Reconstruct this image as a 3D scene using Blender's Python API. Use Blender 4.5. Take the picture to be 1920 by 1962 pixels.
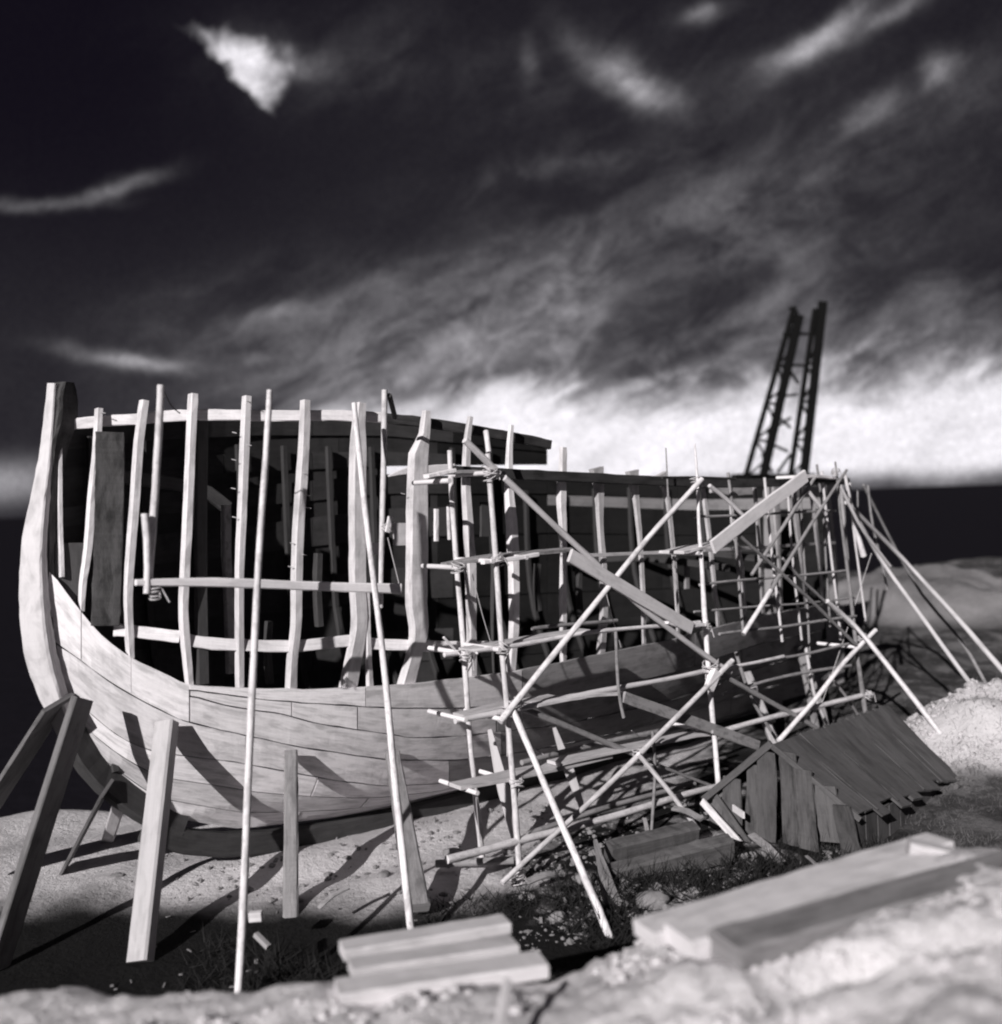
import bpy, math, random
import numpy as np
from mathutils import Vector, Matrix, noise as mn

R = math.radians
scene = bpy.context.scene
for o in list(bpy.data.objects):
    bpy.data.objects.remove(o)
rnd = random.Random(7)

# ------------------------------------------------------------------ camera
PW, PH, FPX = 1920.0, 1962.0, 1920.0
CAM = Vector((0, 0, 4.6))
pitch, roll = R(-0.72), R(2.0)
Fv = Vector((0, math.cos(pitch), math.sin(pitch)))
R0 = Vector((1, 0, 0)); U0 = R0.cross(Fv)
Rv = R0 * math.cos(roll) - U0 * math.sin(roll)
Uv = R0 * math.sin(roll) + U0 * math.cos(roll)
cam_d = bpy.data.cameras.new('camera')
cam = bpy.data.objects.new('camera', cam_d)
scene.collection.objects.link(cam)
m = Matrix.Identity(4)
for i in range(3):
    m[i][0] = Rv[i]; m[i][1] = Uv[i]; m[i][2] = -Fv[i]; m[i][3] = CAM[i]
cam.matrix_world = m
cam_d.sensor_fit = 'VERTICAL'
cam_d.sensor_height = 100.0 * PH / PW
cam_d.sensor_width = 100.0
cam_d.lens = 100.0 * FPX / PW
cam_d.clip_start = 0.05; cam_d.clip_end = 6000
cam_d.dof.use_dof = True
cam_d.dof.focus_distance = 12.6
cam_d.dof.aperture_fstop = 1.2
scene.camera = cam
scene.cycles.filter_width = 2.1

# ------------------------------------------------------------------ sun
SUN_EL = R(25)
sh = Vector((-0.45, -0.893, 0)).normalized()
sun_dir = Vector((sh.x * math.cos(SUN_EL), sh.y * math.cos(SUN_EL), math.sin(SUN_EL)))
sl = bpy.data.lights.new('sun', 'SUN'); sl.energy = 5.0; sl.angle = R(0.5); sl.color = (1.0, 0.975, 0.965)
so = bpy.data.objects.new('sun', sl); scene.collection.objects.link(so)
so.rotation_euler = sun_dir.to_track_quat('Z', 'Y').to_euler()
scene.view_settings.view_transform = 'Standard'
scene.view_settings.look = 'None'
scene.view_settings.exposure = 0.0
scene.view_settings.gamma = 1.0
scene.view_settings.use_curve_mapping = False

def ray(px, py):
    return (Fv + Rv * ((px - PW / 2) / FPX) + Uv * ((PH / 2 - py) / FPX))
def azel(px, py):
    d = ray(px, py).normalized()
    return math.degrees(math.atan2(d.x, d.y)), math.degrees(math.asin(d.z))

# ------------------------------------------------------------------ tiny node language
class NT:
    def __init__(s, nt): s.nt = nt
    def node(s, t, **kw):
        n = s.nt.nodes.new(t)
        for k, v in kw.items(): setattr(n, k, v)
        return n
    def link(s, a, b): s.nt.links.new(a, b)
    def m(s, op, *a, clamp=False):
        n = s.node('ShaderNodeMath', operation=op, use_clamp=clamp)
        for i, v in enumerate(a):
            if isinstance(v, E): s.link(v.s, n.inputs[i])
            else: n.inputs[i].default_value = float(v)
        return E(s, n.outputs[0])
    def comb(s, x, y, z):
        n = s.node('ShaderNodeCombineXYZ')
        for i, v in enumerate((x, y, z)):
            if isinstance(v, E): s.link(v.s, n.inputs[i])
            else: n.inputs[i].default_value = float(v)
        return n.outputs[0]
    def noise(s, vec, scale, detail=4, rough=0.5, dist=0.0, lo=None, hi=None):
        n = s.node('ShaderNodeTexNoise')
        s.link(vec, n.inputs['Vector']); n.inputs['Scale'].default_value = scale
        n.inputs['Detail'].default_value = detail; n.inputs['Roughness'].default_value = rough
        n.inputs['Distortion'].default_value = dist
        e = E(s, n.outputs['Fac'])
        return s.rng(e, lo, hi) if lo is not None else e
    def rng(s, e, lo, hi, a=0.0, b=1.0, smooth=True):
        n = s.node('ShaderNodeMapRange'); n.interpolation_type = 'SMOOTHSTEP' if smooth else 'LINEAR'
        s.link(e.s, n.inputs[0])
        for i, v in enumerate((lo, hi, a, b)):
            if isinstance(v, E): s.link(v.s, n.inputs[i + 1])
            else: n.inputs[i + 1].default_value = v
        return E(s, n.outputs[0])
class E:
    def __init__(s, nt, so_): s.n = nt; s.s = so_
    def __add__(s, o): return s.n.m('ADD', s, o)
    __radd__ = __add__
    def __mul__(s, o): return s.n.m('MULTIPLY', s, o)
    __rmul__ = __mul__
    def __sub__(s, o): return s.n.m('SUBTRACT', s, o)
    def __rsub__(s, o): return s.n.m('SUBTRACT', o, s)
    def __truediv__(s, o): return s.n.m('DIVIDE', s, o)

# ------------------------------------------------------------------ world: dark filtered sky with clouds
world = bpy.data.worlds.new('World'); scene.world = world; world.use_nodes = True
wn = world.node_tree; wn.nodes.clear(); N = NT(wn)
tc = N.node('ShaderNodeTexCoord')
sx = N.node('ShaderNodeSeparateXYZ'); N.link(tc.outputs['Generated'], sx.inputs[0])
X, Y, Z = (E(N, sx.outputs[i]) for i in range(3))
az = N.m('ARCTAN2', X, Y) * 57.2958
el = N.m('ARCSINE', Z) * 57.2958
dvec = tc.outputs['Generated']
w1 = (N.noise(dvec, 3.2, 5, 0.6) - 0.5)
offs = N.node('ShaderNodeVectorMath', operation='ADD'); N.link(dvec, offs.inputs[0]); offs.inputs[1].default_value = (7.3, 2.1, 4.4)
w2 = (N.noise(offs.outputs[0], 3.2, 5, 0.6) - 0.5)
offs2 = N.node('ShaderNodeVectorMath', operation='ADD'); N.link(dvec, offs2.inputs[0]); offs2.inputs[1].default_value = (1.3, 9.1, 5.4)
w3 = (N.noise(offs2.outputs[0], 11, 4, 0.55) - 0.5)
w4 = (N.noise(offs.outputs[0], 11, 4, 0.55) - 0.5)
A_ = az + w1 * 5.0 + w3 * 2.2
L_ = el + w2 * 4.5 + w4 * 1.8
def blob(px, py, rx, ry, ang, amp, A=None, L=None, hard=1.0):
    """an oval cloud: centre and radii in photo pixels, angle in degrees (anticlockwise)"""
    a0, l0 = azel(px, py)
    k = 57.2958 / FPX * math.cos(R(a0)) ** 2
    rx *= k; ry *= k
    c, s_ = math.cos(R(ang)), math.sin(R(ang))
    A = A_ if A is None else A; L = L_ if L is None else L
    da = A - a0; dl = L - l0
    p = (da * (c / rx) + dl * (s_ / rx)); q = (dl * (c / ry) - da * (s_ / ry))
    r2 = p * p + q * q
    if hard != 1.0: r2 = N.m('POWER', r2, hard)
    return N.m('EXPONENT', r2 * -1.0) * amp
# streaky modulation running up to the right
def side(p1, p2, soft, A, L):
    """1 on the left of the line p1->p2 (photo pixels), 0 on its right"""
    a1, l1 = azel(*p1); a2, l2 = azel(*p2)
    dx, dy = a2 - a1, l2 - l1; ln = math.hypot(dx, dy)
    d = (L - l1) * (dx / ln) - (A - a1) * (dy / ln)
    k = soft * 57.2958 / FPX
    return N.rng(d, -k, k, 0.0, 1.0)
ang = R(24)
st_u = az * math.cos(ang) + el * math.sin(ang)
st_v = el * math.cos(ang) - az * math.sin(ang)
svec = N.comb(st_u * 0.045, st_v * 0.17, 0.0)
streak = N.noise(svec, 1.35, 6, 0.56, 0.9, 0.36, 0.72)
svec2 = N.comb(st_u * 0.10 + 11.0, st_v * 0.26, 3.0)
streak2 = N.noise(svec2, 1.2, 5, 0.6, 0.5, 0.3, 0.75)
grain = N.noise(dvec, 420, 2, 0.5) - 0.5
broad = (blob(1060, 560, 600, 125, 14, 0.105) + blob(620, 560, 300, 70, 12, 0.035) + blob(1500, 560, 380, 90, 30, 0.06)
         + blob(760, 640, 260, 60, 16, 0.05) + blob(1050, 340, 200, 26, 4, 0.06) + blob(1260, 300, 50, 28, 20, 0.10)
         + blob(1120, 160, 220, 190, -40, 0.022) + blob(640, 105, 150, 60, 5, 0.08) + blob(1500, 300, 600, 220, 20, 0.022) + blob(1150, 80, 700, 120, 0, 0.010) + blob(480, 590, 220, 50, 8, 0.02) + blob(1250, 480, 300, 80, 20, 0.05))
mvec = N.comb(st_u * 0.075 + w1 * 0.5, st_v * 0.15 + w2 * 0.5, 1.7)
mott = N.noise(mvec, 2.3, 9, 0.68, 0.45, 0.36, 0.66)
mvec2 = N.comb(st_u * 0.05 - 4.0, st_v * 0.09, 6.0)
holes = N.noise(mvec2, 1.6, 5, 0.6, 0.4, 0.35, 0.62)
clouds = broad * (streak * 0.45 + mott * 1.15 + 0.12) * N.rng(el, 15, 26, 1.0, 0.42) * (streak2 * 0.5 + 0.7) * (holes * 0.9 + 0.35) * 1.02
w5 = N.noise(offs.outputs[0], 34, 4, 0.6) - 0.5
w6 = N.noise(offs2.outputs[0], 34, 4, 0.6) - 0.5
AW = az + w3 * 3.0 + w5 * 2.2; LW = el + w4 * 3.0 + w6 * 2.2
wedge = (side((398, 84), (518, 204), 11, AW, LW) * side((560, 104), (390, 78), 30, AW, LW) * side((518, 210), (552, 96), 26, AW, LW)) * 0.80
bright = (wedge + blob(560, 100, 70, 30, -8, 0.10)
          + blob(1545, 62, 85, 20, 24, 0.34) + blob(1690, 20, 90, 16, 8, 0.12) + blob(1225, 150, 55, 26, -35, 0.34) + blob(1180, 120, 95, 26, -38, 0.09)
          + blob(1790, 125, 38, 30, -30, 0.20) + blob(1665, 195, 50, 30, 25, 0.13) + blob(1350, 10, 30, 14, 0, 0.14)
          + blob(290, 675, 110, 17, -5, 0.30) + blob(530, 585, 80, 16, 18, 0.07) + blob(640, 560, 120, 22, 22, 0.08)
          + blob(230, 345, 75, 14, 22, 0.15) + blob(90, 385, 110, 12, 8, 0.10) + blob(1030, 110, 20, 30, 0, 0.05)
          + blob(510, 675, 40, 10, 0, 0.08) + blob(860, 690, 260, 40, 14, 0.10)) * (streak2 * 0.35 + mott * 0.75 + 0.45)
# luminous band low over the horizon, from the middle of the picture to the right, faded out past the frame to cut fill light
edge = N.rng(az, -14.0, -4.0, 0.0, 1.0)
top = edge * 3.5 + 2.4 + w2 * 2.4 + w4 * 1.6 + (streak - 0.5) * 1.5 + (mott - 0.5) * 1.2 + N.rng(az, 14, 30, 0.0, -0.5)
band = N.rng(el - top, -1.6, 1.7, 1.0, 0.0) * N.rng(el + w4 * 1.3, 0.05, 1.25, 0.02, 1.0)
bandw = N.rng(az, -16.0, -9.5, 0.0, 1.0) * N.rng(az, 45, 80, 1.0, 0.0)
leftp = blob(0, 925, 130, 42, 4, 0.30, az, el) + N.rng(az, -60, -27, 0.22, 0.0) * N.rng(el, 1.5, 6, 1.0, 0.0)
glow = N.rng(el - top, 0.5, 5.5, 0.13, 0.0) * bandw * (streak2 * 0.5 + mott * 0.7 + 0.2)
bandv = band * bandw * (0.72 + streak2 * 0.20) + glow
sky_t = N.node('ShaderNodeTexSky', sky_type='NISHITA')
sky_t.sun_disc = False; sky_t.sun_elevation = SUN_EL
sky_t.sun_rotation = math.atan2(sun_dir.x, sun_dir.y)
sep = N.node('ShaderNodeSeparateColor'); N.link(sky_t.outputs[0], sep.inputs[0])
redsky = N.m('MINIMUM', E(N, sep.outputs[0]), 3.0)     # a deep red filter: clear blue sky goes nearly black
clear = N.rng(blob(60, 60, 520, 420, 0, 1.0) + 0.0, 0.0, 1.0, 1.0, 0.25)
base = redsky * 0.006 * clear + 0.0015
val = (base + (clouds + bright) * N.rng(el, -1, 1, 0, 1) + bandv + leftp) * (1.0 + grain * 1.1)
pw = N.m('MINIMUM', val, 1.0)
tintr = val * 0.98 + 0.0026; tintg = val * 0.95 + 0.0014; tintb = val * 1.0 + 0.0055
cc = N.node('ShaderNodeCombineColor')
for i, e in enumerate((tintr, tintg, tintb)): N.link(e.s, cc.inputs[i])
bg = N.node('ShaderNodeBackground'); N.link(cc.outputs[0], bg.inputs[0]); bg.inputs[1].default_value = 1.0
wo = N.node('ShaderNodeOutputWorld'); N.link(bg.outputs[0], wo.inputs[0])

# ------------------------------------------------------------------ materials
def newmat(name):
    mt = bpy.data.materials.new(name); mt.use_nodes = True
    nt = mt.node_tree; nt.nodes.clear(); n = NT(nt)
    bs = n.node('ShaderNodeBsdfPrincipled'); out = n.node('ShaderNodeOutputMaterial')
    n.link(bs.outputs[0], out.inputs[0])
    return mt, n, bs
def setcol(n, bs, v, tint=(1.0, 0.962, 0.985)):
    c = n.node('ShaderNodeCombineColor')
    for i in range(3): n.link((v * tint[i]).s, c.inputs[i])
    n.link(c.outputs[0], bs.inputs['Base Color'])
def wood(name, v, contrast=0.35, rough=0.75, bump=0.25, stain=0.25, bark=0.0, across=26.0):
    mt, n, bs = newmat(name)
    uv = n.node('ShaderNodeUVMap'); uv.uv_map = 'UVMap'
    su = n.node('ShaderNodeSeparateXYZ'); n.link(uv.outputs[0], su.inputs[0])
    oi = n.node('ShaderNodeObjectInfo'); rd = E(n, oi.outputs['Random'])
    u = E(n, su.outputs[0]); w = E(n, su.outputs[1])
    vec = n.comb(u * 1.3, w * across, rd * 37.0)
    g = n.noise(vec, 1.6, 6, 0.62, 0.6)
    vec2 = n.comb(u * 2.0, w * 5.0, rd * 91.0)
    b = n.noise(vec2, 1.4, 5, 0.6, 0.3, 0.42, 0.72)
    vec3 = n.comb(u * 9.0, w * 60.0, rd * 17.0)
    fine = n.noise(vec3, 2.2, 3, 0.6)
    saw = n.noise(n.comb(u * 40.0, w * 2.0, rd * 5.0), 1.0, 3, 0.5)
    k = (1.0 + (g - 0.5) * (contrast * 2.2) + (fine - 0.5) * (contrast * 0.9) + (saw - 0.5) * (contrast * 0.5)) * (1.0 - b * stain) * (0.82 + rd * 0.30)
    if bark > 0: k = k * (1.0 - n.noise(n.comb(u * 5.0, w * 9.0, rd * 23.0), 2.0, 4, 0.6, 0, 0.5, 0.62) * bark)
    geo = n.node('ShaderNodeNewGeometry')
    k = k * v
    setcol(n, bs, n.m('MAXIMUM', k, 0.004))
    bs.inputs['Roughness'].default_value = rough
    bs.inputs['Specular IOR Level'].default_value = 0.25
    bp = n.node('ShaderNodeBump'); bp.inputs['Strength'].default_value = bump; bp.inputs['Distance'].default_value = 0.012
    n.link((g * 0.7 + fine * 0.5 + saw * 0.3).s, bp.inputs['Height']); n.link(bp.outputs[0], bs.inputs['Normal'])
    return mt
M = {}
M['fresh'] = wood('fresh_sawn_wood', 0.78, 0.20, stain=0.14)
M['rib'] = wood('rib_wood', 0.76, 0.32, stain=0.30)
M['pole'] = wood('peeled_pole_wood', 0.80, 0.20, stain=0.34, bark=0.22)
M['pole_grey'] = wood('greyed_pole_wood', 0.30, 0.22, stain=0.3, bark=0.3)
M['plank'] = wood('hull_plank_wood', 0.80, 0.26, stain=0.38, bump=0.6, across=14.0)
M['plank_grey'] = wood('grey_plank_wood', 0.34, 0.26, stain=0.4, bump=0.4)
M['stem'] = wood('stem_wood', 0.64, 0.16, stain=0.30, bump=0.35, across=8.0)
M['weathered'] = wood('weathered_prop_wood', 0.24, 0.5, stain=0.45, bump=0.7)
M['prop'] = wood('prop_wood', 0.50, 0.16, stain=0.18)
M['propdark'] = wood('shade_dark_prop_wood', 0.17, 0.3, stain=0.4)  # prop wood darkened to deepen the shaded faces of the first props
M['deepshade'] = wood('black_shade_wood', 0.013, 0.5, stain=0.4)  # deepest shade inside the hull put into the wood colour
M['dark'] = wood('shade_dark_wood', 0.060, 0.4, stain=0.3)  # hull-inside shade put into the wood colour; the keel shares it
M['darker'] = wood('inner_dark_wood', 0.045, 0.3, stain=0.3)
M['bark'] = wood('dark_rough_wood', 0.045, 0.7, stain=0.5)  # plain dark wood, not bark: clamp part, lower rail and small pieces
M['board'] = wood('walkway_board_wood', 0.62, 0.24, stain=0.25)
M['roof'] = wood('hut_roof_wood', 0.10, 0.40, stain=0.35, bump=0.5)
M['hutwall'] = wood('hut_wall_wood', 0.085, 0.45, stain=0.6, bump=0.5)
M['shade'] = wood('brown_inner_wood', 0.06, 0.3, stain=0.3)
M['inner_board'] = wood('rough_inner_board_wood', 0.07, 0.9, stain=0.7, bump=0.9, across=4.0)
M['log'] = wood('foreground_timber_wood', 0.62, 0.18, stain=0.25)
def plain(name, v, rough=0.8):
    mt, n, bs = newmat(name)
    bs.inputs['Base Color'].default_value = (v, v * 0.962, v * 0.985, 1); bs.inputs['Roughness'].default_value = rough
    bs.inputs['Specular IOR Level'].default_value = 0.2
    return mt
M['steel'] = plain('crane_steel', 0.003, 0.95)
M['rope'] = plain('lashing_rope', 0.50, 0.9)
M['ropedark'] = plain('thin_dark_line', 0.08, 0.9)
M['brush'] = plain('dry_brush', 0.018, 0.9)
M['chips'] = plain('wood_chips', 0.22, 0.9)

# ------------------------------------------------------------------ object helpers
col = scene.collection
def link_mesh(name, verts, faces, mat, parent=None, uvs=None, smooth=False):
    me = bpy.data.meshes.new(name)
    me.from_pydata([tuple(v) for v in verts], [], faces)
    if uvs is not None:
        ul = me.uv_layers.new(name='UVMap')
        li = np.empty(len(me.loops), dtype=np.int32); me.loops.foreach_get('vertex_index', li)
        ul.data.foreach_set('uv', np.asarray(uvs, dtype=np.float32)[li].ravel())
    if smooth: me.polygons.foreach_set('use_smooth', [True] * len(me.polygons))
    me.materials.append(mat); me.update()
    o = bpy.data.objects.new(name, me); col.objects.link(o)
    if parent is not None:
        o.parent = parent; o.matrix_parent_inverse = parent.matrix_world.inverted()
    return o
def thing(name, label, cat, loc=(0, 0, 0), group=None):
    o = bpy.data.objects.new(name, None); col.objects.link(o); o.location = loc
    o.empty_display_size = 0.2
    o.matrix_world = Matrix.Translation(Vector(loc))
    o['label'] = label; o['category'] = cat
    if group: o['group'] = group
    return o
def tag(o, label, cat, group=None):
    o['label'] = label; o['category'] = cat
    if group: o['group'] = group
    return o
def resample(pts, n, vals=None):
    P_ = [Vector(p) for p in pts]
    d = [0.0]
    for a, b in zip(P_, P_[1:]): d.append(d[-1] + (b - a).length)
    out = []; vo = []
    for i in range(n):
        t = d[-1] * i / (n - 1)
        k = 0
        while k < len(d) - 2 and d[k + 1] < t: k += 1
        f = (t - d[k]) / max(1e-9, d[k + 1] - d[k])
        p0 = P_[max(k - 1, 0)]; p1 = P_[k]; p2 = P_[k + 1]; p3 = P_[min(k + 2, len(P_) - 1)]
        lin = p1.lerp(p2, f)
        if len(P_) > 2:
            cr = 0.5 * ((2 * p1) + (p2 - p0) * f + (2 * p0 - 5 * p1 + 4 * p2 - p3) * f * f + (3 * p1 - p0 - 3 * p2 + p3) * f ** 3)
            lin = lin.lerp(cr, 0.8)
        out.append(lin)
        if vals is not None: vo.append(vals[k] * (1 - f) + vals[k + 1] * f)
    return (out, vo, d[-1]) if vals is not None else (out, None, d[-1])
def sweep(name, pts, wd, dp, face, mat, parent=None, n=None, jit=0.0, widths=None, round_=False, sides=8, wave=0.0, depths=None):
    """a timber (chamfered box) or a pole (round) swept along pts"""
    L = sum((Vector(b) - Vector(a)).length for a, b in zip(pts, pts[1:]))
    if n is None: n = max(2, min(26, int(L / 0.28) + 2))
    vals = widths if widths else [1.0] * len(pts)
    P_, V_, L = resample(pts, n, vals)
    D_ = resample(pts, n, depths)[1] if depths else [1.0] * n
    seed = rnd.random() * 100
    if wave:
        for i, p in enumerate(P_):
            t = i / (n - 1) * L
            P_[i] = p + Vector((mn.noise(Vector((t * 0.6, seed, 0))), mn.noise(Vector((t * 0.6, seed, 9))), mn.noise(Vector((t * 0.6, seed, 20))))) * wave
    face = Vector(face)
    if round_:
        sec = [(math.cos(2 * math.pi * k / sides) * 0.5, math.sin(2 * math.pi * k / sides) * 0.5) for k in range(sides)]
        per = [k / sides * math.pi * wd for k in range(sides)] 
    else:
        c = 0.14 * min(wd, dp); a, b = c / wd, c / dp
        sec = [(-.5, -.5 + b), (-.5 + a, -.5), (.5 - a, -.5), (.5, -.5 + b), (.5, .5 - b), (.5 - a, .5), (-.5 + a, .5), (-.5, .5 - b)]
        per = [0]
        for k in range(1, 8):
            per.append(per[-1] + math.hypot((sec[k][0] - sec[k - 1][0]) * wd, (sec[k][1] - sec[k - 1][1]) * dp))
    ns = len(sec); verts = []; uvs = []; faces = []
    for i, p in enumerate(P_):
        t = (P_[min(i + 1, n - 1)] - P_[max(i - 1, 0)]).normalized()
        nn = (face - t * face.dot(t)).normalized(); bb = t.cross(nn)
        for k, (a, b) in enumerate(sec):
            j = 1.0 + (mn.noise(Vector((i * 0.7 + seed, k * 1.3, 0))) * jit if jit else 0)
            q = p + bb * (a * wd * V_[i] * j) + nn * (b * dp * (V_[i] if round_ else D_[i]) * j)
            verts.append(q); uvs.append((i / (n - 1) * L, per[k]))
    for i in range(n - 1):
        for k in range(ns):
            k2 = (k + 1) % ns
            faces.append((i * ns + k, i * ns + k2, (i + 1) * ns + k2, (i + 1) * ns + k))
    o0 = len(verts)
    for e in (0, n - 1):
        b0 = len(verts)
        for k in range(ns):
            verts.append(verts[e * ns + k].copy()); uvs.append((sec[k][0] * 0.1, sec[k][1] * 0.1))
        f = list(range(b0, b0 + ns))
        faces.append(tuple(reversed(f)) if e == 0 else tuple(f))
    return link_mesh(name, verts, [tuple(reversed(f)) for f in faces], mat, parent, uvs, smooth=round_)

# ship frame of reference: s along the keel (bow to stern), u sideways towards the camera
AX = Vector((0.777, 0.629, 0)); NN = Vector((0.629, -0.777, 0)); ORG = Vector((0, 12, 0))
UC = -3.0
def to_w(s, u, z): return ORG + AX * s + NN * u + Vector((0, 0, z))
def from_w(p):
    q = p - ORG
    return q.dot(AX), q.dot(NN), p.z
def on_u(px, py, u):            # photo point on the upright plane at u
    d = ray(px, py); t = (u - (CAM - ORG).dot(NN)) / d.dot(NN)
    return CAM + d * t
def at_y(px, py, y):
    d = ray(px, py); return CAM + d * (y / d.y)
def on_z(px, py, z=0.0):
    d = ray(px, py); return CAM + d * ((z - CAM.z) / d.z)
def depth(p): return (p - CAM).dot(Fv)
stem_tab = [(6.3, -4.20), (5.0, -4.42), (3.9, -4.54), (2.89, -4.47), (1.67, -4.0), (0.82, -3.2), (0.42, -2.2), (0.25, -0.8), (0.12, 0.6)]
def s_stem(z):
    if z >= stem_tab[0][0]: return stem_tab[0][1]
    for (z1, s1), (z0, s0) in zip(stem_tab, stem_tab[1:]):
        if z >= z0: return s0 + (s1 - s0) * (z - z0) / (z1 - z0)
    return stem_tab[-1][1]
def z_rab(s):
    for (z1, s1), (z0, s0) in reversed(list(zip(stem_tab, stem_tab[1:]))):
        if s <= s0 and s >= s1 and s0 > s1:
            return z0 + (z1 - z0) * (s0 - s) / (s0 - s1)
    return 0.12 if s > 0.6 else 4.0
def hb(s, z):
    t = min(1.0, max(0.0, (z - 0.22) / 3.3))
    g = (1 - (1 - t) ** 2.1) ** 0.72
    B = 2.15 * g
    sm = 2.6; s0 = s_stem(z) + 0.10
    if s < s0: return -0.2 * (s0 - s)
    if s < sm: B *= 1 - ((sm - s) / (sm - s0)) ** (2.5 + 0.5 * min(1, max(0, (z - 2) / 3)))
    if s > 4.5: B *= 1 - 0.42 * ((s - 4.5) / 4.8) ** 2 - (0.25 * ((s - 4.5) / 4.8) * (1 - t))
    return B
def hit(px, py, off=0.0, far=False):
    d = ray(px, py); t = 7.5; step = 0.06; prev = None; best = (1e9, 9)
    def f(t):
        s, u, z = from_w(CAM + d * t)
        b = hb(s, z)
        return (u - (UC + b + off)) if not far else (u - (UC - max(b, 0.0) - off))
    while t < 30:
        v = f(t)
        if abs(v) < best[0]: best = (abs(v), t)
        if v < 0:
            a, b = t - step, t
            for _ in range(22):
                mid = (a + b) / 2
                if f(mid) < 0: b = mid
                else: a = mid
            return CAM + d * b
        t += step
    return CAM + d * best[1]

# ------------------------------------------------------------------ terrain
def sstep(a, b, x):
    t = min(1.0, max(0.0, (x - a) / (b - a))); return t * t * (3 - 2 * t)
def fbm(x, y, sc, oc=4, sd=0.0):
    return mn.fractal(Vector((x * sc, y * sc, sd)), 1.0, 2.0, oc)
def crest(xs):   # crest height and distance of the near bank for direction xs (x/y)
    pts = [(-0.9, 1.45, 6.5), (-0.5, 1.48, 6.45), (-0.2, 1.50, 6.45), (0.03, 1.50, 6.5), (0.10, 1.55, 6.75), (0.155, 1.62, 7.0), (0.30, 1.84, 7.0), (0.45, 2.05, 7.1), (0.6, 1.98, 7.1), (0.9, 1.9, 7.2)]
    if xs <= pts[0][0]: return pts[0][1:]
    for a, b in zip(pts, pts[1:]):
        if xs <= b[0]:
            f = (xs - a[0]) / (b[0] - a[0]); return a[1] + (b[1] - a[1]) * f, a[2] + (b[2] - a[2]) * f
    return pts[-1][1:]
def height(x, y):
    xs = x / max(y, 0.5); xs = max(-1.2, min(1.2, xs))
    zc, yc = crest(xs)
    yc += 0.25 * fbm(x, 0, 0.9, 3, 4)
    sl = 0.14 - 0.05 * sstep(0.0, 0.3, xs)
    near = min(3.0, zc + (yc - y) * sl) + 0.07 * fbm(x, y, 1.3, 5) + 0.03 * fbm(x, y, 5, 3, 2)
    # hollows and humps of the right foreground
    near += (-0.50 * math.exp(-(((x - 1.9) / 0.5) ** 2 + ((y - 5.35) / 0.22) ** 2)) + 0.10 * math.exp(-(((x - 2.0) / 0.9) ** 2 + ((y - 4.85) / 0.2) ** 2)) + 0.08 * math.exp(-(((x - 0.93) / 0.38) ** 2 + ((y - 5.75) / 0.35) ** 2)) - 0.25 * math.exp(-(((x - 0.9) / 0.2) ** 2 + ((y - 5.05) / 0.15) ** 2))
             + 0.10 * math.exp(-(((x - 1.3) / 0.25) ** 2 + ((y - 4.3) / 0.2) ** 2))) * (1 if y < 7 else 0)
    near += (0.035 * fbm(x, y, 0.9, 4, 8) + 0.04 * abs(fbm(x, y, 2.6, 5, 28)) - 0.05 * abs(fbm(x, y, 6.0, 3, 18))) * sstep(0.02, 0.2, xs) * sstep(6.8, 5.8, y)
    drop = sstep(yc - 0.05, yc + 0.9, y)
    base = 0.03 * fbm(x, y, 1.2, 5, 1) + 0.05 * fbm(x, y, 0.35, 3, 3)
    base += -0.10 * math.exp(-((y - 9.9 + 0.15 * x) / 1.2) ** 2)
    # long low ridges of sand on the left, running with the light
    if x < 1.5:
        q = (y - 0.5 * x)
        base += 0.05 * math.sin(q * 3.1 + 1.2 * fbm(x, y, 0.4, 2, 6)) * sstep(1.5, -1.0, x) * sstep(11.0, 12.2, y)
    # bank under the stern, rubble heap and far slopes on the right
    base += 0.30 * sstep(3.0, 8.0, x) * sstep(11.0, 14.0, y)
    d2 = ((x - 7.45) / 1.35) ** 2 + ((y - 15.6) / 1.2) ** 2
    base += 1.15 * math.exp(-d2) * (1 + 0.25 * fbm(x, y, 1.6, 4, 5))
    d3 = ((x - 12.0) / 3.0) ** 2 + ((y - 29.5) / 2.5) ** 2
    base += 0.8 * math.exp(-d3 ** 1.6) * (1 + 0.30 * fbm(x, y, 1.1, 6, 5))
    far = 0.9 * sstep(20, 31, y) * sstep(3, 10, x) * (1 + 0.4 * fbm(x, y, 0.25, 5, 7)) + 0.14 * fbm(x, y, 0.5, 5, 12) * sstep(16, 20, y)
    base += far
    h = near * (1 - drop) + base * drop
    # shore
    ysh = 15.3 + 0.5 * fbm(x, 0, 0.3, 3, 30) + max(0.0, x + 3.2) * 2.3 + 0.0
    ysh = min(ysh, 36 + 1.0 * fbm(x, 0, 0.2, 3, 33) + 0.3 * x)
    h -= 4.5 * sstep(0.0, 2.6, y - ysh)
    return h
NXg, NYg = 460, 520
ys = [0.6 * (60 / 0.6) ** ((j / (NYg - 1)) ** 0.80) for j in range(NYg)]
verts = []; uvs = []
for j, y in enumerate(ys):
    for i in range(NXg):
        t = -1 + 2 * i / (NXg - 1)
        x = 0.86 * t * (y + 3.5) * (1 + 0.5 * abs(t) ** 6)
        verts.append((x, y - 0.0, height(x, y)))
faces = [(j * NXg + i, j * NXg + i + 1, (j + 1) * NXg + i + 1, (j + 1) * NXg + i) for j in range(NYg - 1) for i in range(NXg - 1)]
gm, n, bs = newmat('sandy_ground')
geo = n.node('ShaderNodeNewGeometry'); sp = n.node('ShaderNodeSeparateXYZ'); n.link(geo.outputs['Position'], sp.inputs[0])
gx, gy, gz = (E(n, sp.outputs[i]) for i in range(3)); pos = geo.outputs['Position']
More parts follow.
